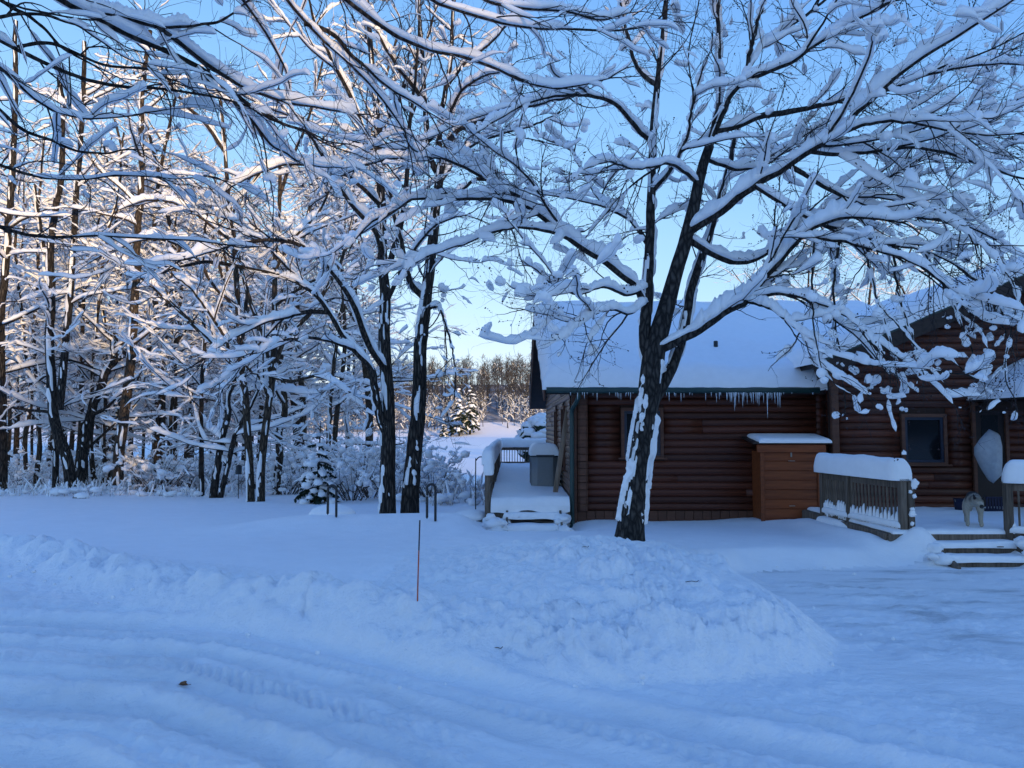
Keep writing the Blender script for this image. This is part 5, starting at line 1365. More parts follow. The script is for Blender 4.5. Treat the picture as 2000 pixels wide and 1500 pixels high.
traced('twin_tree', 'grey twin trunked tree with spreading snowy stems at the edge of the lawn', 'tree',
       [([(490, 994), (488, 940), (486, 885), (481, 797), (476, 750), (469, 680), (465, 600), (458, 500), (448, 400), (440, 300), (430, 180)], YB_, YB_ + .4, 8.5, 3),
        ([(479, 790), (472, 745), (448, 703), (402, 657), (350, 608), (294, 556), (240, 520), (190, 490)], YB_, YB_ - 2, 7, 2.6),
        ([(508, 992), (509, 950), (511, 902), (521, 815), (530, 750), (535, 696), (536, 605), (538, 500), (545, 400), (550, 280)], YB_ + .1, YB_ + .5, 9, 3),
        ([(529, 757), (520, 690), (500, 622), (486, 580), (470, 520), (450, 430), (420, 350)], YB_ + .1, YB_ - 1, 6, 2.2),
        ([(533, 720), (546, 685), (560, 657), (602, 615), (640, 560), (670, 500), (690, 420)], YB_ + .1, YB_ + 1.6, 6, 2.2)],
       [([(448, 703), (440, 660), (400, 600), (370, 560), (340, 540)], YB_ - .4, YB_ - 1.5, 4, 1.5),
        ([(521, 775), (505, 735), (490, 725), (470, 700)], YB_, YB_ - .8, 4, 1.6),
        ([(465, 600), (420, 560), (380, 500), (330, 470), (270, 470), (220, 490)], YB_ + .2, YB_ - 1.6, 5, 1.6),
        ([(455, 480), (400, 430), (350, 400), (290, 390), (230, 410)], YB_ + .3, YB_ - 1.2, 4.5, 1.6),
        ([(538, 520), (580, 460), (620, 420), (650, 360), (690, 310)], YB_ + .4, YB_ + 1, 4.5, 1.6),
        ([(525, 735), (570, 745), (620, 735), (670, 760), (715, 800)], YB_, YB_ - 1.2, 3.5, 1.3),
        ([(538, 600), (590, 560), (640, 540), (690, 545)], YB_ + .3, YB_ - .8, 4, 1.5),
        ([(440, 300), (400, 240), (350, 190), (310, 120), (280, 40)], YB_ + .4, YB_, 4, 1.6),
        ([(546, 380), (570, 310), (600, 240), (620, 160), (640, 80)], YB_ + .4, YB_ + 1, 4, 1.6)],
       YB_, 43, cfgB, .22, M['bark_brown'], M['twig'], (498, 992), tn=18, K2=80)

# ------------------------------------------------------------------ trees at the edge of the wood
def auto_limbs(W, Rr, rg, n, l, t0, up=.35, r=.5, flat=.3):
    Pp, Rq = W[None], Rr[None]
    K = Pp.shape[1]
    t = np.sort(rg.uniform(t0, .98, n)); f = t * (K - 1); i = np.minimum(f.astype(int), K - 2); w = (f - i)[:, None]
    pos = Pp[0, i] * (1 - w) + Pp[0, i + 1] * w
    rr = Rq[0, i] * r * rg.uniform(.5, 1, n)
    az = rg.uniform(0, 6.283, n)
    d = norm(np.stack([np.cos(az), np.sin(az), rg.normal(up, flat, n)], -1))
    G = grow(pos, d, l * rg.uniform(.6, 1.25, n) * (1.15 - .6 * t), 26, rg, .055, .004, .01)
    return [(G[k], np.linspace(rr[k], rr[k] * .3, 26)) for k in range(n)]
def wood_tree(name, label, pts, Y, r0, r1, seed, cfg, nl, ll, t0, barkm, group, top=None, fork=None, h=.2):
    rg = np.random.default_rng(seed)
    b0 = P(pts[0][0], pts[0][1], Y); b0[2] = gz(b0[0], b0[1]) - .1
    t = thing(name, label, 'tree', b0, group)
    pts = [(p[0] + (rg.normal(0, 4 + 9 * max(0, (700 - p[1]) / 700)) if 0 < q else 0), p[1]) for q, p in enumerate(pts)]
    W, Rr = limb(pts, Y, Y + rg.uniform(-.6, .6), r0, r1, 40, rg, 1.6)
    W[0, 2] = b0[2] - .1
    allL = []
    for kk, (W_, R_) in enumerate([(W, Rr)] + ([limb(fork, Y, Y + rg.uniform(-1.2, .6), r0 * .7, r1, 40, rg, 1.0)] if fork else [])):
        mb = MB(); fr = trunk_mesh(mb, W_, R_, 12, rg, 50, .05, .12 if kk == 0 else 0); o = mb.build('trunk' if kk == 0 else 'stem', barkm, t)
        mb = MB(); snow_on(mb, W_[None], R_[None], rg, .10, .4, (.4, .55), 7, 50, steep=.93, freq=1.3); trunk_snow(mb, fr, rg, 12, .675, .04, 1.7, 1.2, (-.3, -.9, 0), seed + 5); mb.build('snow', M['snow_branch'], o)
        Wr, Rq = resample(W_[None], R_[None], 26); allL += auto_limbs(Wr[0], Rq[0], rg, nl, ll, t0)
    for (W_, R_) in allL:
        mb = MB(); tubes(mb, *resample(W_[None], R_[None], 18), 6, False); o = mb.build('limb', barkm, t)
        mb = MB(); snow_on(mb, W_[None], R_[None], rg, h * .75, .45, (.2, .36), 6, 24, freq=1.4, steep=.97, seed=int(rg.integers(1, 999))); mb.build('snow', M['snow_branch'], o)
    crown(t, allL, rg, cfg, barkm, M['twig_brown'] if barkm is M['bark_brown'] else M['twig'])
    return t
cfgW = dict(d1=2.0, l1=1.4, r1=.016, d2=4.1, l2=.72, r2=.0098, h1=.075, h2=.05, p2=.5, gate1=(.30, .44), gate2=(.36, .5), wf1=.42, wf2=.32, w1=.24, w2=.3, flat1=.7, g1=.05, tip1=.03, s1=4, s2=3, sn1=5, sn2=4, k1=10, k2=5, kp2=5)
GW = 'trees along the edge of the wood behind the lawn'
WT = [
 ('dark trunk at the far left edge of the wood, partly cut by the picture edge', [(4, 935), (4, 800), (6, 640), (12, 500), (22, 380), (30, 200), (40, 40)], 25, 10, 4, 'bark_deep', None),
 ('stout dark forked trunk in the left of the wood with snow spots on its bark', [(141, 955), (128, 890), (115, 832), (108, 745), (101, 657), (101, 570), (112, 470), (118, 300), (120, 120)], 25, 11, 4, 'bark_deep', [(116, 800), (121, 745), (133, 622), (142, 500), (150, 380), (160, 240), (165, 80)]),
 ('short straight dark trunk rooted beside the stout forked trunk', [(108, 952), (109, 900), (112, 850), (110, 700), (90, 520), (70, 360)], 26, 6, 3, 'bark_deep', None),
 ('leaning snapped trunk with a snowy top near the left of the wood', [(160, 948), (166, 890), (175, 832), (186, 790), (196, 762), (208, 728), (217, 703), (226, 650)], 26, 10, 7, 'bark_deep', None),
 ('tall sunlit brown trunk rising highest in the left of the wood', [(229, 950), (236, 890), (241, 832), (252, 745), (259, 657), (268, 560), (272, 450), (274, 330), (278, 180), (280, 60)], 25, 11, 4, 'bark_brown', None),
 ('brown trunk leaning right close behind the tall sunlit trunk', [(212, 948), (226, 880), (240, 800), (262, 740), (290, 680), (312, 640), (340, 560), (360, 480)], 27, 7, 3, 'bark_brown', None),
 ('thin straight brown pole tree left of the tall sunlit trunk', [(203, 942), (205, 850), (207, 760), (207, 660), (210, 560), (212, 420), (214, 280)], 28, 5, 2, 'bark_brown', None),
 ('slim slanting dark tree between the snapped trunk and the tall sunlit trunk', [(186, 948), (178, 880), (176, 790), (180, 700), (190, 630), (203, 560), (210, 500), (220, 380), (230, 260)], 27, 5, 2, 'bark_brown', None),
 ('slender brown pole tree left of the stout forked trunk', [(68, 946), (72, 880), (73, 780), (73, 660), (74, 540), (76, 400), (80, 260)], 28, 5, 2, 'bark_brown', None),
 ('thin grey tree between the picture edge and the slender brown pole tree', [(52, 942), (54, 860), (56, 780), (52, 680), (50, 600), (46, 480), (40, 320)], 30, 5, 2, 'bark_brown', None),
 ('stocky dark tree leaning right just left of the twin trunked tree', [(416, 972), (424, 910), (434, 850), (441, 810), (448, 773), (458, 740), (470, 650), (480, 560)], 22, 8, 3.5, 'bark_deep', [(430, 974), (440, 930), (451, 885), (460, 850), (472, 825), (500, 770), (530, 700)]),
 ('thin very dark upright tree left of the stocky leaning tree', [(394, 966), (392, 900), (390, 830), (393, 760), (395, 690), (399, 640), (400, 520), (396, 400)], 23, 5.5, 2.2, 'bark_deep', None),
 ('sunlit brown tree behind the right side of the twin trunked tree', [(538, 953), (544, 890), (548, 840), (553, 797), (548, 730), (556, 650), (575, 580), (590, 480), (600, 380)], 24, 8, 3, 'bark_brown', None),
 ('thin brown tree in the middle of the wood with low snowy boughs', [(330, 945), (332, 860), (330, 780), (336, 700), (344, 620), (350, 520), (352, 400)], 29, 5, 2, 'bark_brown', None),
 ('slim brown tree left of the close pair, half hidden by their boughs', [(640, 930), (645, 850), (648, 770), (655, 690), (662, 600), (668, 500), (672, 380)], 28, 5.5, 2.2, 'bark_brown', None),
]
for k, (lab, pts, Y, r0, r1, bm, fork) in enumerate(WT):
    wood_tree('wood_tree', lab, pts, Y, r0, r1, 300 + k, cfgW, 13 if not fork else 9, 3.4, .18, M[bm], GW, fork=fork)

# ------------------------------------------------------------------ deeper trees of the wood: six grown, then copies
def deep_tree(seed, H, r, nl, ll, barkm, twigm, label, cfg, group, name='wood_tree', low=.10, h=.16, at=(0, 0)):
    rg = np.random.default_rng(seed)
    x, y = at; z = 0
    t = thing(name, label, 'tree', (x, y, z), group)
    W = crspline([(x, y, z - .6), (x + rg.normal(0, .12), y + rg.normal(0, .1), z + H * .2), (x + rg.normal(0, .5), y + rg.normal(0, .4), z + H * .45), (x + rg.normal(0, .9), y + rg.normal(0, .7), z + H * .7), (x + rg.normal(0, 1.6), y + rg.normal(0, 1.2), z + H)], 26)
    Rr = np.linspace(r, r * .25, 26)
    mb = MB(); tubes(mb, W[None], Rr[None], 9, True); mb.build('trunk', barkm, t)
    L = auto_limbs(W, Rr, rg, nl, ll, low, up=.45, flat=.35)
    mb = MB(); A = np.stack([l[0] for l in L]); B = np.stack([l[1] for l in L]); tubes(mb, *resample(A, B, 14), 5, False); o = mb.build('limbs', barkm, t); kind(o, 'stuff')
    mb = MB(); snow_on(mb, A, B, rg, h, .5, (.18, .34), 6, 24, freq=1.3, steep=.97); kind(mb.build('snow', M['snow_branch'], o), 'stuff')
    crown(t, L, rg, cfg, barkm, twigm)
    return t
cfgD = dict(d1=2.2, l1=1.6, r1=.019, d2=4.8, l2=.85, r2=.0115, h1=.085, h2=.06, p2=.55, gate1=(.26, .4), gate2=(.32, .46), wf1=.42, wf2=.32, w1=.24, w2=.3, flat1=.7, g1=.04, tip1=.03, s1=3, s2=3, sn1=4, sn2=4, k1=8, k2=5, kp2=5)
GD = 'sunlit trees deep in the wood'
labD = 'bare brown tree loaded with sunlit snow deep in the wood'
rg = np.random.default_rng(77)
protos = []
spots = []
for k in range(400):
    y = rg.uniform(29, 58); px = rg.uniform(-60, 745) if y < 43 else rg.uniform(-60, 560)
    x = (px - 1000) / FPX * y
    if y > shore(np.array([x]))[0] - 1.5: continue
    if all((x - a) ** 2 + (y - b) ** 2 > 2.3 ** 2 for a, b in spots): spots.append((x, y))
    if len(spots) >= 62: break
for k, (x, y) in enumerate(spots):
    if k < 6:
        t = deep_tree(500 + k, rg.uniform(14, 18.5), rg.uniform(.11, .18), 27, 3.5, M['bark_brown'], M['twig_brown'], labD, cfgD, GD, at=(x, y)); protos.append(t)
        t.location.z = gz(x, y)
    else:
        t = copy_tree(protos[k % 6]); t.location = (x, y, gz(x, y) - .1); t.rotation_euler = (0, 0, rg.uniform(0, 6.28)); s = rg.uniform(.78, 1.12); t.scale = (s, s, s)
        t['label'] = labD

# bare frosted trees on the rise behind the cabin
GBk = 'bare trees behind the cabin roof'
rg = np.random.default_rng(88)
bp = []
cfgK = dict(d1=1.6, l1=1.8, r1=.018, d2=2.4, l2=.9, r2=.010, h1=.035, h2=.02, p2=.35, gate1=(.3, .5), gate2=(.4, .55), w1=.16, w2=.2, flat1=1.0, g1=-.03, tip1=.06, s1=3, s2=3, sn1=5, sn2=5, k1=8, k2=5, upb=.5, upb2=.4)
for k, (px, Y) in enumerate([(1625, 44), (1690, 40), (1570, 50), (1745, 46), (1800, 42), (1845, 50), (1660, 54), (1720, 56), (1780, 52), (1520, 54), (1900, 46), (1950, 52), (1600, 58), (1480, 60)]):
    x = (px - 1000) / FPX * Y
    if k < 3:
        t = deep_tree(600 + k, 14.8, .12, 30, 3.2, M['bark_brown'], M['twig_brown'], 'bare frosted tree standing behind the snowy cabin roof', cfgK, GBk, low=.25, h=.05, at=(x, Y)); bp.append(t); t.location.z = gz(x, Y)
    else:
        t = copy_tree(bp[k % 3]); t.location = (x, Y, gz(x, Y)); t.rotation_euler = (0, 0, rg.uniform(0, 6.28)); s = rg.uniform(.75, 1.12); t.scale = (s, s, s)

# ------------------------------------------------------------------ bushes
def bush(seed, label, r, h, n, group, at, clump=.11, leafy=0):
    rg = np.random.default_rng(seed)
    x, y = at
    t = thing('bush', label, 'bush', (x, y, 0), group)
    a = rg.uniform(0, 6.283, n); q = rg.uniform(0, .35, n) * r
    pos = np.stack([x + q * np.cos(a), y + q * np.sin(a), np.full(n, -.1)], -1)
    d = norm(np.stack([np.cos(a) * .6, np.sin(a) * .6, rg.uniform(.6, 1.5, n)], -1))
    L = h * rg.uniform(.7, 1.35, n)
    A = grow(pos, d, L, 26, rg, .05, .012, -.006); B = taper(np.full(n, .012), 26, .35)
    mb = MB(); tubes(mb, *resample(A, B, 12), 4, False); o = mb.build('stems', M['twig_brown'], t); kind(o, 'stuff')
    cf = dict(d1=3.6, l1=.55, r1=.007, d2=4.0, l2=.3, r2=.005, h1=.05, h2=.04, p2=.6, gate1=(.36, .52), gate2=(.42, .56), w1=.25, w2=.3, g1=.06, tip1=.02, s1=3, s2=3, sn1=4, sn2=4, k1=8, k2=5, kp2=5, clumps=int(70 * leafy) + 40, cs=clump)
    crown(t, [(A[k], B[k]) for k in range(n)], rg, cf, M['twig_brown'], M['twig_brown'], name='twigs')
    return t
GS_ = 'snowy bushes between the lawn and the lake'
rg = np.random.default_rng(99)
bps = []; BUSHES = []
BS = [(690, 20.5), (725, 22), (775, 21), (845, 20.5), (660, 24), (830, 23), (600, 26), (560, 24), (700, 26), (350, 27), (310, 25.5), (280, 29), (380, 28), (250, 31), (100, 30), (30, 27.5), (180, 30.5), (450, 26), (500, 28), (640, 30), (580, 31), (740, 30), (400, 33), (150, 34), (60, 33), (320, 34), (540, 34), (670, 35), (220, 27.5), (800, 27)]
for k, (px, Y) in enumerate(BS):
    x = (px - 1000) / FPX * Y
    if k < 5:
        t = bush(700 + k, 'snow covered bush of arching brown stems between the lawn and the lake', 1.0, [1.5, 1.9, 1.3, 1.15, 1.0][k], 24, GS_, (x, Y), .045, 1); bps.append(t); t.location.z = gz(x, Y)
    else:
        t = copy_tree(bps[k % 5 if Y > 24 else [2, 3, 4][k % 3]]); t.location = (x, Y, gz(x, Y)); t.rotation_euler = (0, 0, rg.uniform(0, 6.28)); s = rg.uniform(.8, 1.25); t.scale = (s, s, s * rg.uniform(.8, 1.1))
    BUSHES.append(t)

BL = {0: 'brown stemmed snowy bush just right of the small dark spruce', 1: 'tall snowy bush right behind the left trunk of the close tree pair', 2: 'low snowy bush filling the gap between the close pair of trees',
      3: 'spreading snowy bush right of the close tree pair, beside the right hoop', 4: 'pale snowy bush behind and left of the small dark spruce', 5: 'snowy bush farther back between the tree pair and the lake',
      6: 'low snowy bush left of the small spruce', 7: 'snowy bush between the twin trunked tree and the small spruce', 9: 'snowy bush in the wood left of the twin trunked tree, below the leaning boughs',
      14: 'snowy bush near the far left edge of the wood', 27: 'last snowy bush before the open lake view, right of the tree pair'}
for k, l in BL.items():
    if k < len(BUSHES): BUSHES[k]['label'] = l
# small spruce weighed down with snow
def spruce(name, label, at, H, Rb, seed, tiers, per, group=None, snowf=1.0, gap=.0, fol=M['needle']):
    rg = np.random.default_rng(seed)
    x, y = at; z = gz(x, y) if y < 200 else float(ground_h(np.array([x]), np.array([y]))[0])
    t = thing(name, label, 'tree', (x, y, z), group)
    mb = MB(); tubes(mb, np.array([[(x, y, z - .3), (x, y, z + H * .5), (x + .02 * H, y, z + H)]]), np.array([[H * .022, H * .014, .008]]), 8); mb.build('trunk', M['bark_deep'], t)
    fo = MB(); sn = MB()
    pos = []; d = []; L = []
    for k in range(tiers):
        f = (k + .3) / tiers; n = max(3, int(per * (1 - f * .7)))
        a = rg.uniform(0, 6.283) + np.arange(n) * 6.283 / n + rg.normal(0, .25, n)
        zz = z + H * (gap + .04 + (1 - gap - .06) * f)
        for q in a:
            pos.append((x, y, zz + rg.normal(0, H * .012))); d.append((math.cos(q), math.sin(q), .12 + .35 * f)); L.append(Rb * (1.05 - f * .92) * rg.uniform(.72, 1.2))
    pos = np.array(pos); d = norm(np.array(d)); L = np.array(L)
    G = grow(pos, d, L, 9, rg, .06, .16, .05)
    tubes(fo, G, taper(np.full(len(G), H * .007), 9, .3), 4, False)
    # needle sprays: small drooping leaf shaped faces along every bough
    m = 60; ix = np.repeat(np.arange(len(G)), m); ts = rg.uniform(.12, 1, len(ix)); f = ts * 8; i = np.minimum(f.astype(int), 7); w = (f - i)[:, None]
    p = G[ix, i] * (1 - w) + G[ix, i + 1] * w; tan = norm(G[ix, i + 1] - G[ix, i])
    pr = rg.normal(size=p.shape); pr[:, 2] = -np.abs(pr[:, 2]) * .8; dr = norm(tan * .6 + norm(pr) * .9)
    ln = (L[ix] * .20 * rg.uniform(.6, 1.3, len(ix)))[:, None]; wd = norm(np.cross(dr, rg.normal(size=dr.shape))) * ln * .24
    V = np.stack([p - wd, p + wd, p + dr * ln * .6 + wd * .9, p + dr * ln, p + dr * ln * .6 - wd * .9], 1)
    fo.add(V, np.arange(len(p) * 5).reshape(-1, 5))
    o = fo.build('boughs', fol, t); kind(o, 'stuff')
    snow_on(sn, G, np.full((len(G), 9), H * .016), rg, 0.065 * snowf * Rb, .9, (.44, .6), 7, 14, steep=.995, freq=2.4 / Rb)
    k = rg.integers(0, len(G), int(len(G) * .34 * snowf)); j = rg.integers(4, 9, len(k)); sz = (L[k] * .13 * rg.uniform(.6, 1.3, len(k)) * snowf)[:, None]
    blobs(sn, G[k, j] + [0, 0, .3] * sz, sz * np.array([[1.1, 1.1, .75]]), rg, 7, 5, .25)
    kind(sn.build('snow', M['snow_branch'], o), 'stuff')
    return t
YS = 19.5
x = (624 - 1000) / FPX * YS
spruce('spruce_tree', 'small dark spruce bowed under heavy snow behind the left hoop', (x, YS), 2.15, .66, 5, 9, 8, None, 1.7)

# undergrowth stalks along the edge of the wood
rg = np.random.default_rng(123)
n = 1000
px = np.concatenate([rg.uniform(-40, 480, 700), rg.uniform(780, 950, 300)]); Y = np.concatenate([rg.uniform(22.5, 28, 700), rg.uniform(18.5, 26, 300)])
x = (px - 1000) / FPX * Y; z = ground_h(x, Y)
hh = rg.uniform(.15, .6, n) * np.where(px > 780, 1.5, 1) * (.4 + 1.2 * vnoise(x * .8, Y * .8, 6))
d = norm(np.stack([rg.normal(0, .25, n), rg.normal(0, .25, n), np.ones(n)], -1))
G = grow(np.stack([x, Y, z - .05], -1), d, hh, 6, rg, .12, .03)
mb = MB(); tubes(mb, G, taper(np.full(n, .006), 6, .5), 3, False)
o = kind(mb.build('dry_stalks', M['reed']), 'stuff'); tag(o, 'dry stalks and weeds poking through snow along the wood edge', 'weeds')
mb = MB(); m = rg.random(n) < .65; snow_on(mb, G[m], np.full((m.sum(), 6), .008), rg, .05, .7, (.3, .45), 5, 8, steep=.999, freq=6)
k = rg.integers(0, n, 320); blobs(mb, G[k, 2], rg.uniform(.05, .14, (320, 1)) * np.array([[1.3, 1.3, .7]]), rg, 6, 4, .25)
kind(mb.build('snow', M['snow_branch'], o), 'stuff')

# ------------------------------------------------------------------ far shore: wooded hill beyond the lake
rg = np.random.default_rng(55)
def ribbons(mb, Pp, w, rng):
    """twigs too far off to show a round section: narrow two faced blades"""
    B, K, _ = Pp.shape
    if B == 0: return
    S = norm(np.cross(norm(Pp[:, -1] - Pp[:, 0]), norm(rng.normal(size=(B, 3)) * [.6, 1.0, .6])))[:, None] * (w * np.linspace(1, .4, K))[None, :, None]
    V = np.stack([Pp - S, Pp + S], 2)
    i = np.arange(B)[:, None] * K * 2; k = np.arange(K - 1)[None] * 2
    mb.add(V, np.stack([i + k, i + k + 1, i + k + 3, i + k + 2], -1).reshape(-1, 4))
n = 700
x = rg.uniform(-72, 26, n); y = 262 + rg.uniform(0, 1, n) ** 1.1 * 115
z = ground_h(x, y); H = rg.uniform(8, 13.5, n) * np.clip(.6 + (y - 262) / 40, .62, 1.05)
G = grow(np.stack([x, y, z - .3], -1), norm(np.stack([rg.normal(0, .07, n), rg.normal(0, .07, n), np.ones(n)], -1)), H, 5, rg, .05)
mb = MB(); sn = MB()
tubes(mb, G, taper(np.full(n, .15), 5, .2), 3, False)
pos, d, r, tt, LL, ix = spawn(G, taper(np.full(n, .15), 5, .2), rg, 1.7, .2, .98, (28, 62), .6, 6, .35)
P1 = grow(pos, d, H[ix] * .25 * rg.uniform(.5, 1.25, len(pos)) * (1.15 - .5 * tt), 4, rg, .2, -.03); ribbons(mb, P1, .07, rg)
pos, d, r, tt, LL, ix2 = spawn(P1, np.full(P1.shape[:2], .045), rg, 1.5, .2, 1, (25, 60), .6, 3, .25)
P2 = grow(pos, d, rg.uniform(.6, 1.7, len(pos)), 3, rg, .25); ribbons(mb, P2, .05, rg)
o = kind(mb.build('far_wood', M['far_twig']), 'stuff'); tag(o, 'bare brown woodland covering the hill beyond the frozen lake', 'woods')
lf = lambda Q: np.clip(1.45 - (Q[:, 0, 2] - LAKE_Z) / 12, .03, .95)
m = rg.random(len(P1)) < lf(P1); snow_on(sn, P1[m], np.full((m.sum(), 4), .06), rg, .26, .7, (.1, .25), 3, None, steep=.99, freq=.6, ends=0)
m = rg.random(len(P2)) < .55 * lf(P2); ribbons(sn, P2[m] + [0, 0, .06], .085, rg)
kind(sn.build('snow', M['snow_branch'], o), 'stuff')
for k, (px, Yf, H, Rb, lab) in enumerate([(897, 256, 17.5, 4.2, 'tall snowy pine on the far shore, the left one of two touching'), (918, 257, 19.0, 4.0, 'tallest snowy pine on the far shore, sunlit at its top'), (867, 254, 7.0, 2.2, 'small snowy spruce by itself on the far shore left of the tall pines')]):
    spruce('pine_tree' if k < 2 else 'spruce_tree', lab, ((px - 1000) / FPX * Yf, Yf), H, Rb, 800 + k, 12, 8, 'conifers on the far shore', 1.2, .12 if k < 2 else .02)

# ------------------------------------------------------------------ unseen treeline behind the camera, its heights shaped to keep the yard in shade
rg = np.random.default_rng(66)
mb = MB()
for row, (yr, hb) in enumerate(((-80, 0), (-84, .8), (-89, 1.5))):
    xx = 10.0
    while xx < 108:
        xx += rg.uniform(1.1, 2.2)
        base = 32.3 + (8.0 * sstep(57, 60, np.array(xx)) - 12.0 * sstep(70, 76, np.array(xx))) - 1.0 * sstep(44, 32, np.array(xx))
        Ht = float(base) - rg.gamma(2.0, 1.6) + hb * .3
        rb = rg.uniform(2.6, 3.6); tz = gz(xx, yr)
        m = 12; K = 14
        s = np.linspace(0, 1, K); saw = 1 - .35 * ((s * 7) % 1)
        a = np.arange(m) * 6.283 / m
        rr = rb * (1 - s)[:, None] * saw[:, None] * (1 + .35 * rg.normal(size=(K, m))) + .03
        V = np.stack([xx + rr * np.cos(a), yr + rng.uniform(-1, 1) + rr * np.sin(a), (tz + .2 + Ht * s)[:, None] + 0 * rr], -1)
        mb.add(V, quads_grid(1, K, m))
o = kind(mb.build('treeline', M['snowy_needle'], None, False), 'stuff'); tag(o, 'unseen dense spruce treeline behind the driveway, shaped to shade the yard', 'treeline')

# ------------------------------------------------------------------ small things in the yard
def hoop(px, top, bot, Y, label):
    b0 = P(px, bot, Y); z0 = gz(b0[0], Y); zt = P(px, top, Y)[2]; w = 8 * Y / FPX
    a = np.linspace(0, math.pi, 14)
    pts = np.concatenate([[(b0[0] - w, Y, z0 - .2), (b0[0] - w, Y, z0 + .1)], np.stack([b0[0] - w * np.cos(a), np.full(14, Y), zt - w + w * np.sin(a)], -1), [(b0[0] + w, Y + .02, z0 + .1), (b0[0] + w, Y + .02, z0 - .2)]])
    mb = MB(); tubes(mb, crspline(pts, 60)[None], np.full((1, 60), .021), 10); o = mb.build('metal_hoop', M['black']); tag(o, label, 'hoop', 'black hoops standing in the snow'); return o
hoop(648, 948, 1012, 12.4, 'black metal hoop in the snow left of the dark tree pair')
hoop(842, 946, 1016, 12.2, 'black metal hoop in the snow right of the dark tree pair')
Ys = 4.0
while P(815, 1175, Ys)[2] > gz(P(815, 1175, Ys)[0], Ys) and Ys < 8: Ys += .02
b0 = P(815, 1175, Ys); z0 = gz(b0[0], Ys); zt = P(820, 1016, Ys)[2]; tx = P(820, 1016, Ys)[0]
t = thing('driveway_marker', 'thin orange driveway marker stake in the snow bank', 'marker stake', (b0[0], Ys, z0))
f = .62; mid = (b0[0] + (tx - b0[0]) * f, Ys, z0 + (zt - z0) * f)
mb = MB(); tubes(mb, np.array([[(b0[0], Ys, z0 - .1), ((b0[0] + mid[0]) / 2, Ys, (z0 + mid[2]) / 2), mid]]), np.full((1, 3), .0052), 8); mb.build('stake', M['stake'], t)
mb = MB(); tubes(mb, np.array([[mid, ((tx + mid[0]) / 2, Ys, (zt + mid[2]) / 2), (tx, Ys, zt)]]), np.full((1, 3), .0055), 8); mb.build('tip', M['stake_tip'], t)
# stone behind the right hoop, snowed boulder behind the left hoop
def stone(px, py, Y, r, label, seed, hgt, snow=True):
    rg = np.random.default_rng(seed); b0 = P(px, py, Y); z0 = gz(b0[0], Y)
    t = thing('stone', label, 'stone', (b0[0], Y, z0))
    mb = MB(); blobs(mb, np.array([[b0[0], Y, z0]]), np.array([[r, r * .7, hgt]]), rg, 14, 9, .10); o = mb.build('rock', M['stone'], t)
    mb = MB(); blobs(mb, np.array([[b0[0] + .02, Y + .03 - (.06 if hgt == .15 else 0), z0 + hgt * (.05 if hgt == .15 else .35)]]), np.array([[r * (1.12 if hgt == .15 else 1.0), r * .85, hgt * (1.15 if hgt == .15 else .85)]]), rg, 16, 10, .05); mb.build('snow', M['snow'], t)
stone(648, 1010, 13.0, .36, 'boulder buried under rounded snow behind the left hoop', 4, .15)
stone(918, 990, 14.2, .34, 'low grey stone with a snow cap left of the lakeside deck', 5, .16)
stone(157, 978, 21.5, .22, 'small stone with a cap of snow before the wood', 6, .14)
# fallen leaf and bits of twig on the drive
Yl = 4.72; b0 = P(358, 1316, Yl); z0 = gz(b0[0], Yl)
a = np.linspace(0, 2 * math.pi, 25)[:-1]; rr = .030 * (.62 + .38 * np.abs(np.cos(a * 2.5)) ** 1.4)
mb = MB(); ring = np.stack([b0[0] + rr * np.cos(a), Yl + rr * np.sin(a) * .9, z0 + .012 + .018 * np.abs(np.sin(a))], -1)
mb.add(np.concatenate([ring, [[b0[0], Yl, z0 + .008]]]), [[i, (i + 1) % 24, 24] for i in range(24)])
tubes(mb, np.array([[(b0[0], Yl, z0 + .01), (b0[0] + .03, Yl - .01, z0 + .015), (b0[0] + .055, Yl - .01, z0 + .02)]]), np.full((1, 3), .0016), 4)
o = mb.build('oak_leaf', M['leaf'], None, False); tag(o, 'curled brown leaf lying alone on the snowy driveway', 'leaf')
rg = np.random.default_rng(12)
for (px, py, lab) in ((1407, 1300, 'thin brown twig lying on the driveway snow'), (1352, 1138, 'short brown twig on the snow mound near its top right'), (1143, 1070, 'short dark twig stuck in the snow left of the maple trunk'), (972, 1268, 'brown bark chip on the front of the snow bank')):
    Y0 = 3.0
    for _ in range(300):
        q = P(px, py, Y0)
        if q[2] <= gz(q[0], Y0) + .004: break
        Y0 += .03
    q = P(px, py, Y0 - .01); s_ = rg.uniform(.03, .05)
    mb = MB(); tubes(mb, crspline([q + [-s_, .01, .004], q + [0, .0, .012], q + [s_ * .6, -.012, .008], q + [s_, .005, .016]], 8)[None], np.full((1, 8), .0028), 5); o = mb.build('fallen_twig', M['twig_brown']); tag(o, lab, 'twig')
# loose snow knocked off the plow: crumbs on the drive and chunks along the toe of the bank
n = 160
sx_ = rg.uniform(-6, 5.5, n * 6); sy_ = rg.uniform(3.2, 10, n * 6); sd_, _ = edge_dist(sx_, sy_)
keep = (sd_ > -.75) & (sd_ < .25) & (np.abs(sx_) < sy_ * .75) & (rg.random(n * 6) < np.exp(-np.abs(sd_ + .02) / .13)); sx_, sy_ = sx_[keep][:n], sy_[keep][:n]
cz_ = ground_h(sx_, sy_); sz_ = (.008 + .016 * rg.gamma(1.4, .8, len(sx_)))[:, None].clip(.005, .020)
mb = MB(); blobs(mb, np.stack([sx_, sy_, cz_ + sz_[:, 0] * .12], -1), sz_ * rg.uniform(.7, 1.25, (len(sx_), 3)), rg, 6, 3, .28)
o = kind(mb.build('snow_crumbs', M['snow'], None, True), 'stuff'); tag(o, 'loose lumps of snow along the foot of the plowed bank', 'snow crumbs')
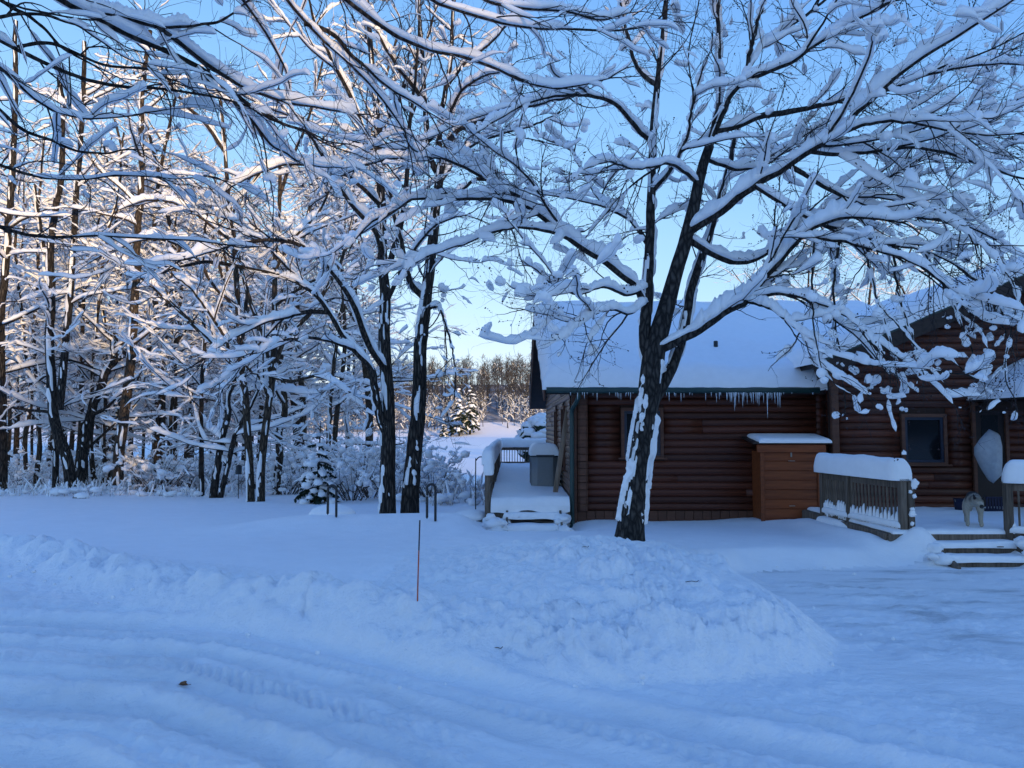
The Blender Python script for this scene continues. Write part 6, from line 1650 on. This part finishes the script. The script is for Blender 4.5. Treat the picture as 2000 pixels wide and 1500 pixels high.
# hanging feeder in the wood and shepherd hook by the deck post
b0 = P(470, 918, 21.5); z0 = gz(b0[0], 21.5)
t = thing('bird_feeder', 'dark bird feeder on a thin pole beside the twin trunked tree', 'bird feeder', (b0[0], 21.5, z0))
mb = MB(); tubes(mb, np.array([[(b0[0] - .05, 21.5, z0 - .1), (b0[0] - .05, 21.5, z0 + .6), (b0[0] - .05, 21.5, b0[2] - .10)]]), np.full((1, 3), .012), 6); mb.build('pole', M['black'], t)
mb = MB(); tubes(mb, np.array([[(b0[0] - .05, 21.5, b0[2] - .12), (b0[0] - .05, 21.5, b0[2] - .1), (b0[0] - .05, 21.5, b0[2] + .12), (b0[0] - .05, 21.5, b0[2] + .16)]]), np.array([[.10, .085, .085, .02]]), 10); mb.build('body', M['black'], t)
b0 = P(945, 900, 14.6); z0 = gz(b0[0] - .1, 14.6)
pts = [(b0[0] - .16, 14.6, z0 - .2), (b0[0] - .16, 14.6, b0[2] - .05)] + [(b0[0] - .16 + .10 * (1 - math.cos(a_)), 14.6, b0[2] - .05 + .13 * math.sin(a_)) for a_ in np.linspace(.3, 3.3, 9)]
mb = MB(); tubes(mb, crspline(pts, 40)[None], np.full((1, 40), .011), 8); o = mb.build('shepherd_hook', M['black']); tag(o, 'thin dark hooked pole beside the near post of the lakeside deck', 'garden hook')
# ------------------------------------------------------------------ the dog
xd, yd = P(1903, 1038, 10.95)[0], 10.95
dz = DZ + .05
dog = thing('dog', 'grey and cream dog standing on the porch deck with lowered head', 'dog', (xd, yd, dz))
DJ = [  # name, pos (faces -Y), radius
 ('pelvis', (0, .27, .435), .086), ('spine', (0, .08, .43), .096), ('chest', (0, -.14, .415), .108), ('withers', (0, -.25, .44), .086), ('neck', (.035, -.34, .425), .066), ('head', (.065, -.45, .405), .062), ('snout', (.085, -.535, .36), .033), ('nose', (.09, -.595, .335), .020),
 ('tail1', (0, .36, .42), .035), ('tail2', (-.02, .44, .36), .042), ('tail3', (-.03, .47, .26), .034), ('tail4', (-.02, .46, .17), .015)]
E = [(0, 1), (1, 2), (2, 3), (3, 4), (4, 5), (5, 6), (6, 7), (0, 8), (8, 9), (9, 10), (10, 11)]
for s_ in (-1, 1):
    n0 = len(DJ)
    DJ += [('sh', (s_ * .080, -.19, .33), .055), ('el', (s_ * .088, -.16, .225), .036), ('wr', (s_ * .086, -.185, .11), .026), ('pw', (s_ * .09, -.195, .032), .033), ('to', (s_ * .09, -.235, .022), .024)]
    E += [(2, n0), (n0, n0 + 1), (n0 + 1, n0 + 2), (n0 + 2, n0 + 3), (n0 + 3, n0 + 4)]
    n1 = len(DJ)
    DJ += [('hip', (s_ * .078, .26, .35), .068), ('kn', (s_ * .098, .19, .225), .052), ('hk', (s_ * .095, .315, .135), .029), ('ft', (s_ * .095, .295, .032), .031), ('tt', (s_ * .095, .25, .022), .024)]
    E += [(0, n1), (n1, n1 + 1), (n1 + 1, n1 + 2), (n1 + 2, n1 + 3), (n1 + 3, n1 + 4)]
me = bpy.data.meshes.new('body'); me.from_pydata([j[1] for j in DJ], E, [])
tmp = bpy.data.objects.new('body', me); COL.objects.link(tmp)
md = tmp.modifiers.new('skin', 'SKIN'); sv = me.skin_vertices[0].data if me.skin_vertices else None
if sv is None:
    me.skin_vertices_add() if hasattr(me, 'skin_vertices_add') else None
    sv = me.skin_vertices[0].data
for i, j in enumerate(DJ):
    sv[i].radius = (j[2], j[2]); sv[i].use_root = (i == 0)
ms = tmp.modifiers.new('sub', 'SUBSURF'); ms.levels = 2; ms.render_levels = 2
dg = bpy.context.evaluated_depsgraph_get(); ev = tmp.evaluated_get(dg); me2 = bpy.data.meshes.new_from_object(ev)
bpy.data.objects.remove(tmp)
nv = len(me2.vertices); co = np.empty(nv * 3, np.float32); me2.vertices.foreach_get('co', co); co = co.reshape(-1, 3)
# shaggy coat
me2.update(); nr = np.empty(nv * 3, np.float32); me2.vertices.foreach_get('normal', nr); nr = nr.reshape(-1, 3)
body_w = sstep(.10, .25, co[:, 2])
co = co + nr * (.016 * body_w * (fbm(co[:, 0] * 30 + co[:, 1] * 9, co[:, 2] * 16 + co[:, 1] * 22, 5, 3) - .35))[:, None]
me2.vertices.foreach_set('co', co.astype(np.float32).ravel())
# coat colours by patch: grey saddle and crown, cream legs, chest and muzzle
grey = np.array([.05, .043, .038]); cream = np.array([.40, .35, .28]); tan = np.array([.20, .15, .10]); dark = np.array([.04, .035, .03])
nz = fbm(co[:, 0] * 14, co[:, 1] * 12 + co[:, 2] * 9, 8, 3)
wS = sstep(.36, .44, co[:, 2] + .10 * (nz - .5)) * sstep(-.40, -.30, co[:, 1])
wH = sstep(-.36, -.42, co[:, 1]) * sstep(.41, .44, co[:, 2] + .04 * (nz - .5))
wr = np.exp(-((co[:, 1] + .27) / .035) ** 2) * .75
colr = cream[None] * (1 - wS[:, None]) + grey[None] * wS[:, None]
colr = colr * (1 - wr[:, None]) + cream[None] * wr[:, None]
colr = colr * (1 - .8 * wH[:, None]) + tan[None] * .8 * wH[:, None]
wn = sstep(-.555, -.57, co[:, 1]); colr = colr * (1 - wn[:, None]) + dark[None] * wn[:, None]
ca = me2.color_attributes.new('coat', 'FLOAT_COLOR', 'POINT')
ca.data.foreach_set('color', np.concatenate([colr, np.ones((nv, 1))], 1).astype(np.float32).ravel())
me2.polygons.foreach_set('use_smooth', np.ones(len(me2.polygons), bool))
fm = bpy.data.materials.new('dog_fur'); fm.use_nodes = True; N = fm.node_tree.nodes; Lk = fm.node_tree.links.new
at_ = N.new('ShaderNodeAttribute'); at_.attribute_name = 'coat'; pb_ = N['Principled BSDF']; pb_.inputs['Roughness'].default_value = .9; pb_.inputs['Specular IOR Level'].default_value = .1
n_ = N.new('ShaderNodeTexNoise'); n_.inputs['Scale'].default_value = 60; n_.inputs['Detail'].default_value = 4; bu_ = N.new('ShaderNodeBump'); bu_.inputs['Strength'].default_value = .7; bu_.inputs['Distance'].default_value = .012
tc_ = N.new('ShaderNodeTexCoord'); mp_ = N.new('ShaderNodeMapping'); mp_.inputs['Scale'].default_value = (1, 1, .35); Lk(tc_.outputs['Object'], mp_.inputs[0]); Lk(mp_.outputs[0], n_.inputs['Vector']); Lk(n_.outputs['Fac'], bu_.inputs['Height']); Lk(bu_.outputs[0], pb_.inputs['Normal'])
mr_ = N.new('ShaderNodeMapRange'); mr_.inputs['To Min'].default_value = .7; mr_.inputs['To Max'].default_value = 1.3; Lk(n_.outputs['Fac'], mr_.inputs['Value'])
hv_ = N.new('ShaderNodeHueSaturation'); Lk(at_.outputs['Color'], hv_.inputs['Color']); Lk(mr_.outputs[0], hv_.inputs['Value']); Lk(hv_.outputs[0], pb_.inputs['Base Color'])
me2.materials.clear(); me2.materials.append(fm)
bd = bpy.data.objects.new('body', me2); COL.objects.link(bd); bd.parent = dog
def dogpart(nm, mb, mt):
    o = bpy.data.objects.new(nm, mb.mesh(nm, mt)); COL.objects.link(o); o.parent = dog
for s_ in (-1, 1):
    c = np.array([.062 + s_ * .046, -.425, .452])
    mb = MB(); tip = c + [s_ * .030, -.005, .075]
    V = [c + [-.030, .014, -.01], c + [.030, .014, -.01], c + [.020, -.022, -.012], c + [-.020, -.022, -.012], tip]
    mb.add(V, [[0, 1, 4], [1, 2, 4], [2, 3, 4], [3, 0, 4]], [[3, 2, 1, 0]]); dogpart('ear', mb, M['twig'])
    mb = MB(); blobs(mb, np.array([[.075 + s_ * .032, -.500, .412]]), np.array([[.008, .008, .008]]), np.random.default_rng(1), 8, 5, 0); dogpart('eye', mb, M['black'])
mb = MB(); blobs(mb, np.array([[.091, -.612, .337]]), np.array([[.015, .012, .012]]), np.random.default_rng(1), 8, 5, 0); dogpart('nose', mb, M['black'])
dog.rotation_euler = (0, 0, R(-30)); dog.scale = (.95, .95, .95)
